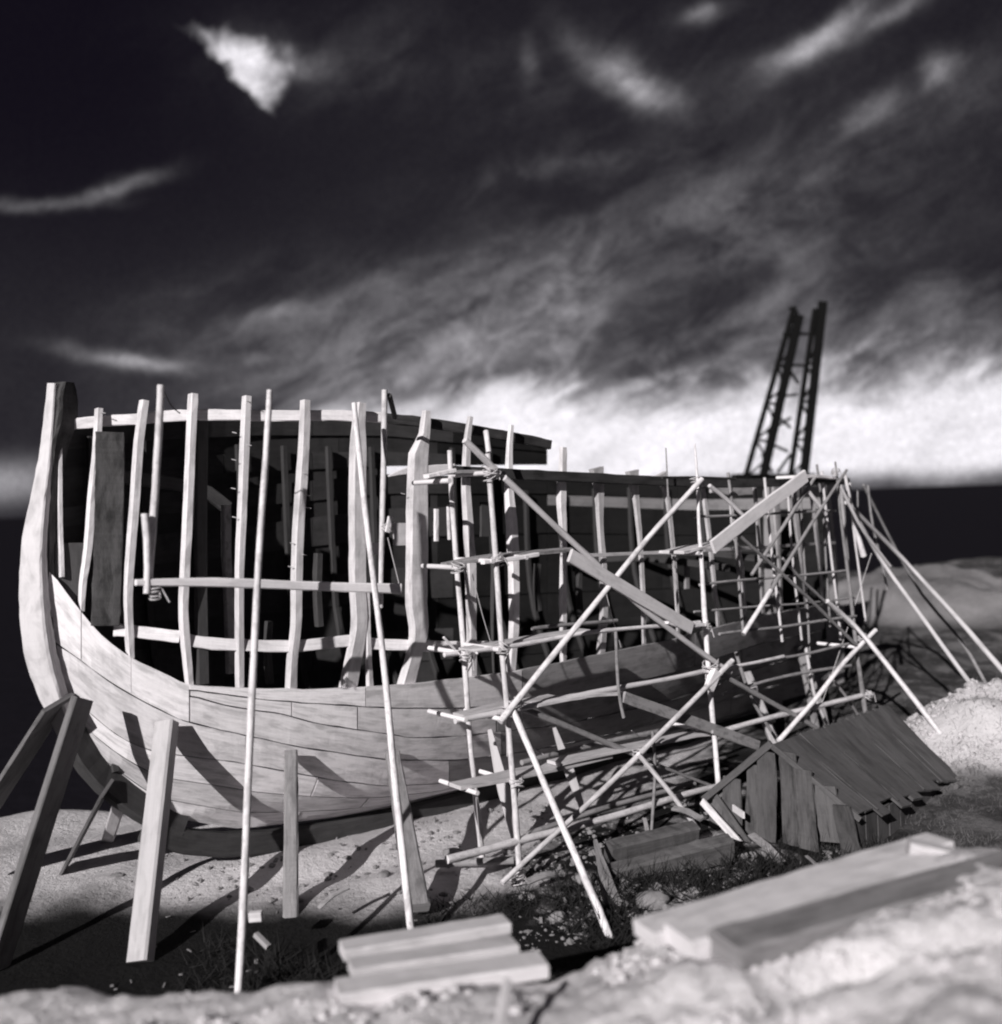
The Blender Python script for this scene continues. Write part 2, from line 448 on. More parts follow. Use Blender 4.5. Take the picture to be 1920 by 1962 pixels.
nb = n.noise(pos, 0.9, 6, 0.6); nf = n.noise(pos, 14, 5, 0.65); nm = n.noise(pos, 3.5, 5, 0.6)
speck = n.noise(pos, 55, 3, 0.6, 0, 0.55, 0.72)
v = 0.56 + n.rng(gy, 6.6, 7.6, 0.12, 0.0) + (nb - 0.5) * 0.34 + (nf - 0.5) * 0.16 + (nm - 0.5) * 0.12 - speck * 0.10
# near-black strip: dark soil plus cast shade painted in, along the ditch and under the hull
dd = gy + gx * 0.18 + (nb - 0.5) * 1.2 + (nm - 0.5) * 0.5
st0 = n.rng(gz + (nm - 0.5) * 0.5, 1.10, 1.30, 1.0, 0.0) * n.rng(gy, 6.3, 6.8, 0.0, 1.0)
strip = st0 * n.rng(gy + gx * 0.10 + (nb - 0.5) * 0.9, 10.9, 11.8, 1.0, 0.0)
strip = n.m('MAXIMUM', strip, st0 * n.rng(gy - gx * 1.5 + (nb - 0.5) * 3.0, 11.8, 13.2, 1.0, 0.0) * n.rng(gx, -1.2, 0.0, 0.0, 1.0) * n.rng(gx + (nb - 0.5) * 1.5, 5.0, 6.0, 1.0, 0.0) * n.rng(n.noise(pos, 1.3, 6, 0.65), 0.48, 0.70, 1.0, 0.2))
grass = n.rng(gx + (nb - 0.5) * 3.0, 3.6, 5.6, 0, 1) * n.rng(gy, 8.6, 9.6, 0, 1) * n.rng(n.noise(pos, 1.5, 5, 0.7), 0.40, 0.52, 0.80, 1.0)
rub = n.m('EXPONENT', ((gx - 7.4) * (gx - 7.4) * 0.40 + (gy - 15.6) * (gy - 15.6) * 0.5) * -1.0)
rock = n.m('EXPONENT', ((gx - 12.0) * (gx - 12.0) * 0.10 + (gy - 29.5) * (gy - 29.5) * 0.10) * -1.0)
grass = grass * (1.0 - n.rng(rub, 0.25, 0.45, 0, 1)) * (1.0 - n.rng(rock, 0.2, 0.5, 0, 1) * 0.5)
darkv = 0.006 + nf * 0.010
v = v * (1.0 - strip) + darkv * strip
v = v * (1.0 - rock * 0.55)
v = v * (1.0 - grass) + (0.03 + n.noise(pos, 3.0, 6, 0.75, 0, 0.4, 0.7) * 0.07) * grass
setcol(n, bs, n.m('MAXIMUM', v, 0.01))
bs.inputs['Roughness'].default_value = 0.95; bs.inputs['Specular IOR Level'].default_value = 0.1
bp = n.node('ShaderNodeBump'); bp.inputs['Strength'].default_value = 0.7; bp.inputs['Distance'].default_value = 0.06
n.link((nf * 0.6 + nm * 0.7 + speck * -0.2 + n.noise(pos, 40, 4, 0.6) * 0.35).s, bp.inputs['Height']); n.link(bp.outputs[0], bs.inputs['Normal'])
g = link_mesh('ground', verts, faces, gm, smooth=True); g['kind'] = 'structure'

sm_, n, bs = newmat('dark_sea')
tcn = n.node('ShaderNodeNewGeometry')
bs.inputs['Base Color'].default_value = (0.013, 0.0118, 0.0155, 1); bs.inputs['Roughness'].default_value = 0.6
bs.inputs['Specular IOR Level'].default_value = 0.02; bs.inputs['IOR'].default_value = 1.02
bp = n.node('ShaderNodeBump'); bp.inputs['Strength'].default_value = 0.5; bp.inputs['Distance'].default_value = 0.2
n.link(n.noise(tcn.outputs['Position'], 0.8, 5, 0.6).s, bp.inputs['Height']); n.link(bp.outputs[0], bs.inputs['Normal'])
S_ = 4000
sea = link_mesh('sea', [(-S_, -S_, -2.6), (S_, -S_, -2.6), (S_, S_, -2.6), (-S_, S_, -2.6)], [(0, 1, 2, 3)], sm_); sea['kind'] = 'structure'

# ------------------------------------------------------------------ the ship
ship = thing('wooden_ship', 'unfinished wooden ship with bare ribs above a planked hull, bow at left', 'ship', to_w(0, UC, 0))
def slab(name, grid_out, nrm_sign, th, mat, parent):
    """plank from rows of (s,z) points on the hull; follows the hull, has thickness"""
    rows = len(grid_out); cols = len(grid_out[0]); verts = []; uvs = []; faces = []
    for layer in (0, 1):
        for r in range(rows):
            L = 0.0; prev = None
            for c in range(cols):
                p = grid_out[r][c]
                if prev is not None: L += (p - prev).length
                prev = p
                q = p - NN * (nrm_sign * th * layer)
                verts.append(q); uvs.append((L, r * 0.12 + layer * 0.5))
    o = rows * cols
    for r in range(rows - 1):
        for c in range(cols - 1):
            a = r * cols + c
            faces.append((a, a + 1, a + cols + 1, a + cols)); faces.append((o + a, o + a + cols, o + a + cols + 1, o + a + 1))
    ring = [c for c in range(cols)] + [r * cols + cols - 1 for r in range(1, rows)] + [(rows - 1) * cols + c for c in range(cols - 2, -1, -1)] + [r * cols for r in range(rows - 2, 0, -1)]
    for a, b in zip(ring, ring[1:] + ring[:1]): faces.append((a, a + o, b + o, b))
    ob = link_mesh(name, verts, faces, mat, parent, uvs, smooth=False)
    return ob
def interp(knots, x):
    if x <= knots[0][0]: return knots[0][1]
    for a, b in zip(knots, knots[1:]):
        if x <= b[0]: return a[1] + (b[1] - a[1]) * (x - a[0]) / (b[0] - a[0])
    return knots[-1][1]
def smoothk(knots, x):
    e = 18
    lo, hi = knots[0][0], knots[-1][0]
    xs_ = [min(hi, max(lo, x + d)) for d in (-e, -e / 2, 0, e / 2, e)]
    return sum(interp(knots, q) for q in xs_) / 5
T = [(95, 1088), (110, 1108), (130, 1138), (165, 1185), (205, 1226), (255, 1262), (300, 1282), (362, 1312), (480, 1318), (620, 1320), (750, 1313), (870, 1300), (960, 1290), (1090, 1265), (1300, 1222), (1450, 1180), (1640, 1146)]
U1 = [(364, 1322), (410, 1328), (480, 1338), (568, 1346), (752, 1357), (883, 1357), (949, 1353), (1090, 1333), (1300, 1287), (1450, 1236), (1640, 1192)]
U2 = [(364, 1333), (441, 1354), (480, 1360), (537, 1367), (608, 1387), (739, 1406), (791, 1415), (896, 1410), (960, 1402), (1090, 1387), (1300, 1337), (1450, 1280), (1640, 1232)]
L1 = [(84, 1218), (120, 1240), (150, 1262), (200, 1300), (260, 1336), (336, 1376), (365, 1385), (450, 1405), (589, 1434), (739, 1456), (870, 1457), (1000, 1442), (1200, 1402), (1400, 1338), (1640, 1272)]
L2 = [(92, 1290), (120, 1320), (150, 1348), (184, 1376), (223, 1410), (289, 1440), (360, 1450), (450, 1460), (542, 1478), (650, 1497), (740, 1507), (870, 1500), (1000, 1482), (1200, 1436), (1400, 1370), (1640, 1305)]
def seam_pt(K, x, dy=0.0, off=0.0):
    return hit(x, smoothk(K, x) + dy, off)
GAP = 1.2
def near_plank(Ka, Kb, x0, x1, mat, off=0.0, x0b=None, th=0.055, ga=GAP, gb=GAP):
    nc = max(5, int((x1 - x0) / 14)); rows = []
    x0b = x0 if x0b is None else x0b
    for r in range(5):
        f = r / 4; row = []
        for c in range(nc):
            g_ = c / (nc - 1)
            xa = x0 + (x1 - x0) * g_; xb = x0b + (x1 - x0b) * g_
            ya = smoothk(Ka, xa) + ga; yb = smoothk(Kb, xb) - gb
            jj = 1.8 * mn.noise(Vector((xa * 0.03, ya * 0.02, r)))
            row.append(hit(xa + (xb - xa) * f, ya + (yb - ya) * f + (jj if r in (0, 4) else 0), off))
        rows.append(row)
    return slab('plank', rows, 1, th, mat, ship)
P_, PG = M['plank'], M['plank_grey']  # after planks greyer: hull's turn away from the sun put into colour
near_plank(T, L1, 95, 155, P_, 0.01, 86)
near_plank(T, L1, 156.5, 251, P_, 0.0)
near_plank(T, L1, 252.5, 362, P_, 0.006)
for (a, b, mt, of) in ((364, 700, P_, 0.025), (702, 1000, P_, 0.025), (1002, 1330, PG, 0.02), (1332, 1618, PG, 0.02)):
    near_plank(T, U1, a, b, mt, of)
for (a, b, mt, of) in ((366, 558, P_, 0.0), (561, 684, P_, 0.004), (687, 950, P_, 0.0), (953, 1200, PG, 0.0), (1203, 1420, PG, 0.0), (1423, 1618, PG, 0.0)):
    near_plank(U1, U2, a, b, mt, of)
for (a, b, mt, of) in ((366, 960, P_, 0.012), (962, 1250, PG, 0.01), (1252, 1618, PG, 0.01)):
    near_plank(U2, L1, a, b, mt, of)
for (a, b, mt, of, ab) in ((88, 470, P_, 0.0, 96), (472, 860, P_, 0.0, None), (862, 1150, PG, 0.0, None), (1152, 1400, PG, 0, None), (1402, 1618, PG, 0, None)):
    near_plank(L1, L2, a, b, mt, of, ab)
# lower strakes between L2 and the keel rabbet
l2pts = [from_w(hit(x, smoothk(L2, x), 0.0)) for x in range(96, 1641, 12)]
l2pts = [p for i, p in enumerate(l2pts) if i == 0 or p[0] > l2pts[i - 1][0]]
def lowz(s, f):
    zz = interp([(p[0], p[2]) for p in l2pts], s); zr = z_rab(s) + 0.03
    return zr + max(0.0, zz - zr) * f
fr = [1.0, 0.62, 0.28, 0.0]
for k in range(3):
    bounds = [-4.38 + k * 0.10] + [-1.4 + (k % 2) * 0.9, 2.0 + (k % 2) * 0.8, 5.6, 9.3]
    for j, (sa, sb) in enumerate(zip(bounds, bounds[1:])):
        nc = max(5, int((sb - sa) / 0.12)); rows = []
        for r in range(6):
            row = []
            for c in range(nc):
                s = sa + 0.01 + (sb - sa - 0.02) * c / (nc - 1)
                f = fr[k] + (fr[k + 1] - fr[k]) * r / 5
                z = lowz(s, f) + (-0.006 if r == 0 else 0.006 if r == 5 else 0)
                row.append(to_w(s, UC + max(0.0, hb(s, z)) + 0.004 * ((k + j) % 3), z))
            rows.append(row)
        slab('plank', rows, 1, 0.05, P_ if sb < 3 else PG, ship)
# stem and keel
def prof(pxs, u=UC): return [on_u(x, y, u) for x, y in pxs]
SF = Vector((-0.30, -0.954, 0))
stem_px = [(104, 738), (99, 790), (91, 870), (80, 950), (69, 1030), (67, 1100), (70, 1180), (82, 1260), (100, 1320), (122, 1375), (142, 1420)]
stem_w = [14, 16, 20, 26, 36, 40, 44, 44, 40, 32, 26]
sp3 = prof(stem_px); w_ = [w * depth(p) / FPX / 0.745 / 0.2 for w, p in zip(stem_w, sp3)]
sweep('stem_post', sp3, 0.20, 0.10, SF, M['stem'], ship, n=44, jit=0.09, widths=w_, depths=[1, 1, 1, 1, 1, 1.2, 1.4, 1.6, 1.6, 1.6, 1.6], wave=0.03)
ap3 = prof([(124, 733), (124, 760), (121, 805), (108, 850), (98, 920), (92, 1000), (90, 1085), (94, 1180), (108, 1270)], UC - 0.02)
w_ = [w * depth(p) / FPX / 0.93 / 0.2 for w, p in zip([24, 44, 44, 38, 26, 22, 20, 18, 14], ap3)]
sweep('apron', ap3, 0.20, 0.16, (0.93, -0.36, 0), M['inner_board'], ship, n=34, jit=0.10, widths=w_, wave=0.03)
fore_px = [(140, 1405), (165, 1450), (205, 1495), (250, 1532), (300, 1562), (350, 1580)]
sweep('forefoot', prof(fore_px), 0.32, 0.20, (0.9, -0.44, 0), M['shade'], ship, n=14, jit=0.08)
keel = [to_w(s, UC, z) for s, z in ((-3.35, 0.70), (-3.0, 0.52), (-2.6, 0.34), (-2.0, 0.22), (-1.0, 0.10), (0.5, 0.04), (4, 0.03), (9.3, 0.03))]
sweep('keel', keel, 0.30, 0.24, NN, M['dark'], ship, n=24, jit=0.06)
sweep('stern_post', [to_w(9.35, UC, -0.05), to_w(9.5, UC, 4.6)], 0.28, 0.26, NN, M['plank_grey'], ship)
# ribs of the near side: path in photo pixels on the hull, width in pixels
ribs = [
 ([(113, 826), (112, 900), (113, 1000), (117, 1105)], [11, 12, 12, 12], 'rib'),
 ([(189, 783), (184, 870), (176, 950), (168, 1050), (158, 1120), (156, 1170)], [17, 17, 18, 18, 15, 12], 'rib'),
 ([(277, 768), (266, 850), (259, 940), (251, 1040), (245, 1140), (248, 1225), (250, 1260)], [20, 21, 21, 20, 20, 19, 16], 'rib'),
 ([(370, 755), (365, 850), (360, 960), (355, 1090), (352, 1160), (355, 1220), (364, 1318)], [21, 21, 21, 21, 20, 21, 17], 'rib'),
 ([(472, 758), (468, 850), (464, 960), (459, 1080), (459, 1200), (460, 1330)], [20, 21, 20, 20, 19, 18], 'rib'),
 ([(585, 767), (582, 850), (577, 930), (571, 1020), (568, 1120), (567, 1200), (560, 1260), (557, 1330)], [22, 24, 25, 25, 25, 23, 22, 26], 'rib'),
 ([(690, 772), (687, 820), (686, 870), (685, 1000), (685, 1120), (688, 1200), (676, 1270), (664, 1330)], [25, 30, 36, 37, 36, 34, 36, 38], 'rib'),
 ([(703, 1130), (705, 1230), (710, 1330)], [12, 14, 16], 'rib'),
 ([(817, 788), (812, 840), (803, 870), (800, 960), (799, 1060), (797, 1150), (802, 1210), (792, 1260), (776, 1322)], [18, 26, 42, 46, 46, 46, 40, 34, 38], 'rib'),
 ([(901, 798), (894, 850), (892, 930), (897, 1000), (902, 1090), (904, 1180), (905, 1300)], [12, 16, 20, 22, 26, 22, 20], 'rib'),
 ([(980, 814), (976, 860), (975, 940), (980, 1010), (984, 1100), (985, 1200), (978, 1300)], [11, 14, 20, 26, 24, 22, 20], 'rib'),
 ([(1079, 857), (1078, 900), (1075, 960), (1080, 1040), (1079, 1150), (1079, 1270)], [16, 18, 22, 14, 17, 14], 'rib'),
 ([(1142, 897), (1148, 940), (1150, 1010), (1156, 1090), (1157, 1180), (1150, 1262)], [32, 22, 14, 16, 18, 20], 'rib2'),
 ([(1210, 902), (1218, 960), (1226, 1040), (1232, 1150), (1235, 1245)], [30, 14, 11, 10, 9], 'rib2'),
 ([(1267, 907), (1280, 960), (1290, 1060), (1297, 1170), (1299, 1232)], [26, 11, 9, 9, 9], 'rib2'),
 ([(1345, 925), (1352, 970), (1362, 1050), (1372, 1150), (1378, 1215)], [10, 11, 10, 9, 9], 'rib2'),
 ([(1400, 928), (1404, 1010), (1420, 1080), (1427, 1170), (1429, 1200)], [8, 8, 9, 9, 9], 'rib2'),
 ([(1445, 925), (1452, 1000), (1457, 1080), (1463, 1190)], [9, 9, 9, 8], 'rib2'),
 ([(1482, 930), (1488, 1020), (1495, 1110), (1497, 1180)], [8, 8, 8, 8], 'rib2'),
 ([(1521, 925), (1526, 1000), (1537, 1080), (1546, 1172)], [9, 12, 9, 8], 'rib2'),
 ([(1552, 928), (1562, 1010), (1572, 1090), (1578, 1165)], [8, 9, 8, 7], 'rib2'),
 ([(1585, 925), (1595, 1010), (1602, 1100), (1604, 1160)], [7, 7, 7, 6], 'rib2'),
 ([(1612, 930), (1618, 1010), (1626, 1100), (1632, 1155)], [7, 7, 7, 6], 'rib2'),
]
M['rib2'] = wood('greyed_rib_wood', 0.52, 0.40, stain=0.4)
rib_objs = []
for path, wpx, mk in ribs:
    pts = [hit(x, y, -0.09) for x, y in path]
    w0 = 0.16; d0 = 0.10; ww = []; dw = []
    for w, p in zip(wpx, pts):
        vd = (p - CAM).normalized(); vn = abs(NN.dot(vd)); va = abs(AX.dot(vd)); W = w * depth(p) / FPX
        d_ = min(0.14 if mk == 'rib' else 0.09, 0.42 * W / va)
        ww.append(max(0.03, (W - d_ * va) / vn) / w0); dw.append(d_ / d0)
    rb_ = sweep('rib', pts, w0, d0, NN, M[mk], ship, n=26, jit=0.10, widths=ww, depths=dw, wave=0.012)
    rib_objs.append((interp([(q[1], q[0]) for q in path], 900), rb_))
# clamp inside the rib heads (pale part, dark part), stringer, lower rail with its shaded side painted dark
def on_hull(path, off): return [hit(x, y, off) for x, y in path]
sweep('clamp', on_hull([(107, 818), (180, 808), (270, 803), (320, 797), (420, 795), (520, 797), (640, 796), (735, 800)], -0.24), 0.13, 0.07, NN, M['rib'], ship, n=30, jit=0.2)
sweep('clamp', on_hull([(737, 801), (800, 808), (870, 818), (940, 830), (1000, 841), (1054, 852)], -0.24), 0.13, 0.07, NN, M['bark'], ship, n=22, jit=0.25)
sweep('stringer', on_hull([(219, 1207), (250, 1209), (345, 1220)], -0.14), 0.14, 0.07, NN, M['rib'], ship, n=10, jit=0.12)
sweep('stringer', on_hull([(352, 1223), (380, 1230), (440, 1235), (560, 1238), (660, 1228), (690, 1226)], -0.14), 0.14, 0.07, NN, M['rib'], ship, n=18, jit=0.12)
sweep('stringer', on_hull([(692, 1232), (740, 1235), (800, 1237), (872, 1239), (940, 1238)], -0.14), 0.14, 0.07, NN, M['rib'], ship, n=12, jit=0.12)
sweep('rail', on_hull([(870, 903), (950, 907), (1030, 911), (1100, 914), (1200, 919), (1330, 925)], 0.05), 0.14, 0.08, NN, M['bark'], ship, n=22, jit=0.12)
sweep('rail', on_hull([(1332, 926), (1430, 926), (1520, 924), (1625, 922)], 0.05), 0.14, 0.08, NN, M['bark'], ship, n=14, jit=0.12)
for pp in ([(1362, 932), (1405, 938), (1445, 935)], [(1470, 940), (1540, 942), (1600, 936)]):
    sweep('rail', on_hull(pp, -0.22), 0.2, 0.05, NN, M['rib2'], ship, n=8, jit=0.2)
# thin horizontals of the after part, on the inside of the ribs
sweep('batten', on_hull([(1130, 1064), (1280, 1058), (1400, 1052), (1600, 1040)], 0.03), 0.05, 0.03, NN, M['rib2'], ship, n=14)
# bevelled notches and trenail stubs on the ribs
for (x, y, w) in ((479, 768, 4), (583, 905, 6), (590, 948, 8), (592, 972, 8), (585, 1062, 6), (199, 790, 7), (558, 1085, 6), (774, 945, 5), (480, 852, 4), (451, 828, 5), (450, 880, 5), (449, 935, 5), (451, 990, 4), (562, 1040, 5)):
    p = hit(x - 6, y, -0.02); q = hit(x + w * 0.5, y + 2, 0.0)
    sweep('trenail', [p, q], 0.012, 0.012, (0, 0, 1), M['rib2'], min(rib_objs, key=lambda t: abs(t[0] - x))[1], n=2, round_=True, sides=5)
# far side: planking seen through the ribs, inside shade painted into its dark tone
K = {
 0: [(116, 826), (300, 808), (500, 801), (700, 804), (870, 824), (985, 848), (1052, 858), (1640, 905)],
 1: [(116, 862), (300, 842), (500, 833), (740, 834), (1052, 866), (1640, 915)],
 2: [(116, 900), (300, 878), (500, 868), (740, 866), (1052, 878), (1640, 925)],
 3: [(116, 940), (300, 915), (500, 903), (740, 893), (1052, 890), (1640, 930)],
 4: [(116, 975), (300, 945), (500, 930), (740, 908), (1052, 916), (1640, 935)],
 5: [(116, 1010), (300, 985), (500, 968), (740, 945), (1052, 945), (1330, 955), (1640, 950)],
 6: [(116, 1050), (300, 1025), (500, 1005), (740, 975), (1052, 968), (1330, 978), (1640, 975)],
 7: [(116, 1100), (300, 1080), (500, 1058), (740, 1030), (1052, 1020), (1330, 1025), (1640, 1015)],
 8: [(116, 1150), (300, 1135), (500, 1115), (740, 1090), (1052, 1078), (1330, 1075), (1640, 1055)],
 9: [(116, 1200), (300, 1190), (500, 1175), (740, 1150), (1052, 1135), (1330, 1125), (1640, 1095)],
 10: [(116, 1250), (300, 1245), (500, 1235), (740, 1210), (1052, 1195), (1330, 1175), (1640, 1135)],
 11: [(116, 1300), (300, 1300), (500, 1295), (740, 1270), (1052, 1250), (1330, 1225), (1640, 1175)],
 12: [(150, 1350), (300, 1350), (500, 1350), (740, 1330), (1052, 1300), (1330, 1270), (1640, 1215)],
}
M['lightin'] = wood('pale_inner_wood', 0.26, 0.3, stain=0.3)
def far_plank(a, b, x0, x1, mat):
    nc = max(4, int((x1 - x0) / 24)); rows = []
    for r in range(2):
        row = []
        for c in range(nc):
            x = x0 + (x1 - x0) * c / (nc - 1)
            y = (smoothk(K[a], x) - (0.6 if a != 4 else 0)) if r == 0 else (smoothk(K[b], x) + (0.6 if b != 3 else 0))
            row.append(hit(x, y, 0.03 * (a % 2), far=True))
        rows.append(row)
    slab('plank', rows, -1, -0.05, mat, ship)
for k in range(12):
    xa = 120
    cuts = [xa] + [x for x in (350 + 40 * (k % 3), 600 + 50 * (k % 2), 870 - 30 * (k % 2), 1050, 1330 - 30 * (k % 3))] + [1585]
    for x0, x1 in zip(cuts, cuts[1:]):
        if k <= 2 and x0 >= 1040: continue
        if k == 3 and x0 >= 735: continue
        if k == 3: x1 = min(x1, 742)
        far_plank(k, k + 1, x0, x1 - 1.5, M['lightin'] if (k == 5 and x0 >= 1000) else M['deepshade'] if x0 >= 840 else M['darker'] if k % 2 else M['dark'])
s = -3.7
while s < 9.2:
    zt = 5.55 if s < 4.6 else 4.75
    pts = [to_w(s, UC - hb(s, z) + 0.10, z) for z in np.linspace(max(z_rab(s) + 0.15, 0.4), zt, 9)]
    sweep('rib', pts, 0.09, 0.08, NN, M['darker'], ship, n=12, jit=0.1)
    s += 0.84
# timber inside the hull
sweep('bulkhead_board', [on_u(212, 828, -2.55), on_u(207, 1010, -2.55), on_u(203, 1200, -2.55)], 0.31, 0.05, (0.35, -0.94, 0), M['inner_board'], ship, n=22, jit=0.12, wave=.02)
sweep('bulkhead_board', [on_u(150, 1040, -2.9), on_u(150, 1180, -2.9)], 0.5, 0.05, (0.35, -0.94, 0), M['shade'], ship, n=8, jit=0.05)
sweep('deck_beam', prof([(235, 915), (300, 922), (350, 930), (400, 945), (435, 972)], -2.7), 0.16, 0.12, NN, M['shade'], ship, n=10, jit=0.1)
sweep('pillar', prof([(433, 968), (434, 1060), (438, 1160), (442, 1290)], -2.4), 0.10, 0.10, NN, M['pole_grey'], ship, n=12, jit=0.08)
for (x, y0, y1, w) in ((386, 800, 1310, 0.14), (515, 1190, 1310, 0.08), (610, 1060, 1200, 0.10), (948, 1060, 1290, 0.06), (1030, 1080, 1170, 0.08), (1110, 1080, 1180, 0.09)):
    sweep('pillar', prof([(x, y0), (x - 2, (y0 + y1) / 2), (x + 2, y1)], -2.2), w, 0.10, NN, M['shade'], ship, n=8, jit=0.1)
for (x, y0, y1, w, mk) in ((766, 1002, 1045, 26, 'fresh'), (722, 1040, 1062, 30, 'fresh'), (836, 975, 1037, 9, 'fresh'), (862, 968, 1034, 9, 'fresh'), (932, 962, 1028, 30, 'shade'), (1316, 1070, 1128, 14, 'lightin')):  # boards added to stand for patches of sun on the inner planking
    sweep('sun_patch_board', prof([(x, y0), (x, y1)], -2.25), w * 14 / FPX, 0.05, NN, M[mk], ship, n=5, jit=0.2)
# deck planks of the forecastle seen edge-on, and pale deck edge of the waist
sweep('deck_edge', prof([(745, 912), (775, 903), (815, 900), (870, 896)], -2.4), 0.09, 0.05, NN, M['fresh'], ship, n=8, jit=0.2, widths=[0.2, 1.0, 1.3, 1.2])
for s_ in (5.6, 7.2, 8.6):
    b = hb(s_, 4.2) - 0.18
    if b < 0.3: continue
    zt = 4.15 if s_ < 5 else 3.9
    zb = 3.35
    sweep('deck_beam', [to_w(s_, UC - b, zb), to_w(s_, UC, zb + 0.12), to_w(s_, UC + b, zb)], 0.12, 0.12, (0, 0, 1), M['darker'], ship, n=8)

# ------------------------------------------------------------------ props under the hull
def pole(name, pts, dia, mat, parent=None, n=None, wave=0.02, taper=(1, 1), jit=0.10):
    k = len(pts); ws = [taper[0] + (taper[1] - taper[0]) * i / (k - 1) for i in range(k)]
    return sweep(name, pts, dia, dia, (0.13, 0.31, 0.94) if abs((Vector(pts[0]) - Vector(pts[-1])).normalized().z) < 0.8 else NN, mat, parent, n=n, jit=0.2, widths=ws, round_=True, sides=9, wave=wave)
def prop(top, bot, w, d, face, mat, label, jit=0.05, widths=None):
    o = sweep('shore_prop', [top, (Vector(top) + Vector(bot)) / 2, bot], w, d, face, mat, None, n=14, jit=jit, widths=widths)
    return tag(o, label, 'prop', 'shore props holding up the hull')
DK = (0.96, -0.28, 0)
def dip(p, q, e=0.35):       # run the foot on into the ground
    p = Vector(p); q = Vector(q); return q + (q - p).normalized() * e
a_ = on_u(112, 1345, -2.75); b_ = at_y(-52, 1600, 12.2)
prop(a_, dip(a_, b_, .4), 0.50, 0.05, DK, M['propdark'], 'raking timber prop at the far left edge, leaning under the bow', 0.03)
a_ = at_y(158, 1338, 11.2); b_ = at_y(18, 1780, 10.45)
prop(a_, dip(a_, b_, .4), 0.30, 0.085, DK, M['propdark'], 'square timber prop under the stem, pale left face and black right face', 0.03)
a_ = on_u(205, 1510, -2.8); b_ = at_y(126, 1660, 13.0)
prop(a_, dip(a_, b_, .1), 0.27, 0.04, DK, M['propdark'], 'short dark prop under the forefoot, behind the first props', 0.03)
a_ = on_u(232, 1530, -3.2); b_ = at_y(206, 1612, 14.0)
prop(a_, dip(a_, b_, .1), 0.14, 0.16, DK, M['prop'], 'short pale prop furthest back under the forefoot', 0.03)
p_top = hit(318, 1385, 0.14)
b_ = at_y(273, 1800, 10.5)
prop(p_top + Vector((0.01, 0, 0)), dip(p_top, b_, .22), 0.25, 0.17, (-0.24, -0.97, 0.0), M['prop'], 'broad pale timber prop with sawn foot, tallest under the bow planking', 0.02)
pt = hit(558, 1440, 0.10)
prop(pt, at_y(557, 1790, 11.3), 0.17, 0.17, (0.2, -0.98, 0), M['weathered'], 'upright weathered grey post under the middle of the hull', 0.12, [0.95, 1.0, 1.08])
pt = hit(752, 1445, 0.08)
prop(pt, at_y(800, 1740, 11.0), 0.22, 0.14, (0.25, -0.97, 0), M['weathered'], 'broad split weathered prop beside the second tall pole', 0.12, [0.8, 1.0, 1.25])
prop(hit(938, 1398, 0.06), at_y(990, 1620, 13.2), 0.17, 0.08, (0.1, -0.99, 0), M['prop'], 'pale split prop with pointed head between the first scaffold poles', 0.06, [0.35, 1.0, 0.5])
prop(hit(1062, 1395, 0.06), at_y(1120, 1560, 14.0), 0.15, 0.07, (0.1, -0.99, 0), M['prop'], 'short pale split prop right of the first scaffold poles', 0.06, [0.35, 1.0, 0.4])
prop(hit(1530, 1240, 0.05), on_u(1590, 1400, -0.8), 0.22, 0.08, (0.1, -0.99, 0), M['plank_grey'], 'grey wedge-shaped prop under the stern', 0.06, [0.9, 0.6, 0.2])
prop(hit(1430, 1290, 0.05), on_u(1500, 1460, -0.6), 0.16, 0.10, (0.1, -0.99, 0), M['plank_grey'], 'grey prop under the quarter, behind the hut roof', 0.06)
prop(hit(1535, 1255, 0.05), on_u(1575, 1450, -0.5), 0.09, 0.10, (0.1, -0.99, 0), M['plank_grey'], 'thin curved grey prop under the stern above the hut', 0.06)

# ------------------------------------------------------------------ tall poles standing free along the bow
def lone_pole(path3, dia, mat, label, **kw):
    dia *= 0.84
    o = pole('standing_pole', path3, dia, mat, None, **kw); return tag(o, label, 'pole', 'tall poles along the bow')
lone_pole([on_u(515, 747, 0.1), on_u(503, 960, 0.15), on_u(490, 1200, 0.2), on_u(474, 1500, 0.3), at_y(457, 1905, 9.25), at_y(456, 1960, 9.2)], 0.088, M['pole'], 'tallest peeled pole, standing free in front of the left hull down to the sand', n=26, taper=(0.8, 1.15))
lone_pole([on_u(679, 772, -0.25), on_u(700, 980, -0.1), on_u(724, 1170, 0.0), on_u(752, 1440, 0.05), at_y(786, 1770, 10.4), at_y(792, 1810, 10.35)], 0.092, M['pole'], 'slanting peeled pole in front of the hull middle, foot in dark brush', n=26, taper=(0.75, 1.15))
lone_pole([on_u(738, 747, -0.5), on_u(734, 950, -0.5), on_u(730, 1166, -0.42)], 0.085, M['pole'], 'upright short pole with pale head, hung on the horizontal rail pole', taper=(1.0, 0.8))
lone_pole([on_u(308, 738, -0.5), on_u(297, 900, -0.48), on_u(288, 1060, -0.42), on_u(284, 1120, -0.38)], 0.085, M['pole'], 'short upright pole between two bow ribs, foot on the rail pole', taper=(1, 1.05))
lone_pole([on_u(278, 985, -0.40), on_u(283, 1060, -0.34), on_u(281, 1138, -0.30)], 0.085, M['pole'], 'stub pole tied beside the short upright pole at the bow', taper=(1.05, 0.9))
o = sweep('rail_pole', [on_u(260, 1116, -0.33), on_u(420, 1116, -0.3), on_u(600, 1123, -0.3), on_u(766, 1128, -0.25)], 0.095, 0.085, NN, M['fresh'], None, n=20, jit=0.10, widths=[0.6, 1, 1, 1.2])
tag(o, 'horizontal pale rail tied across the bow ribs', 'rail')
tag(sweep('peg', [on_u(746, 757, -0.5), on_u(757, 800, -0.9)], 0.05, 0.05, NN, M['bark'], None, n=4), 'dark short stick leaning on the head of the hung pole', 'stick')
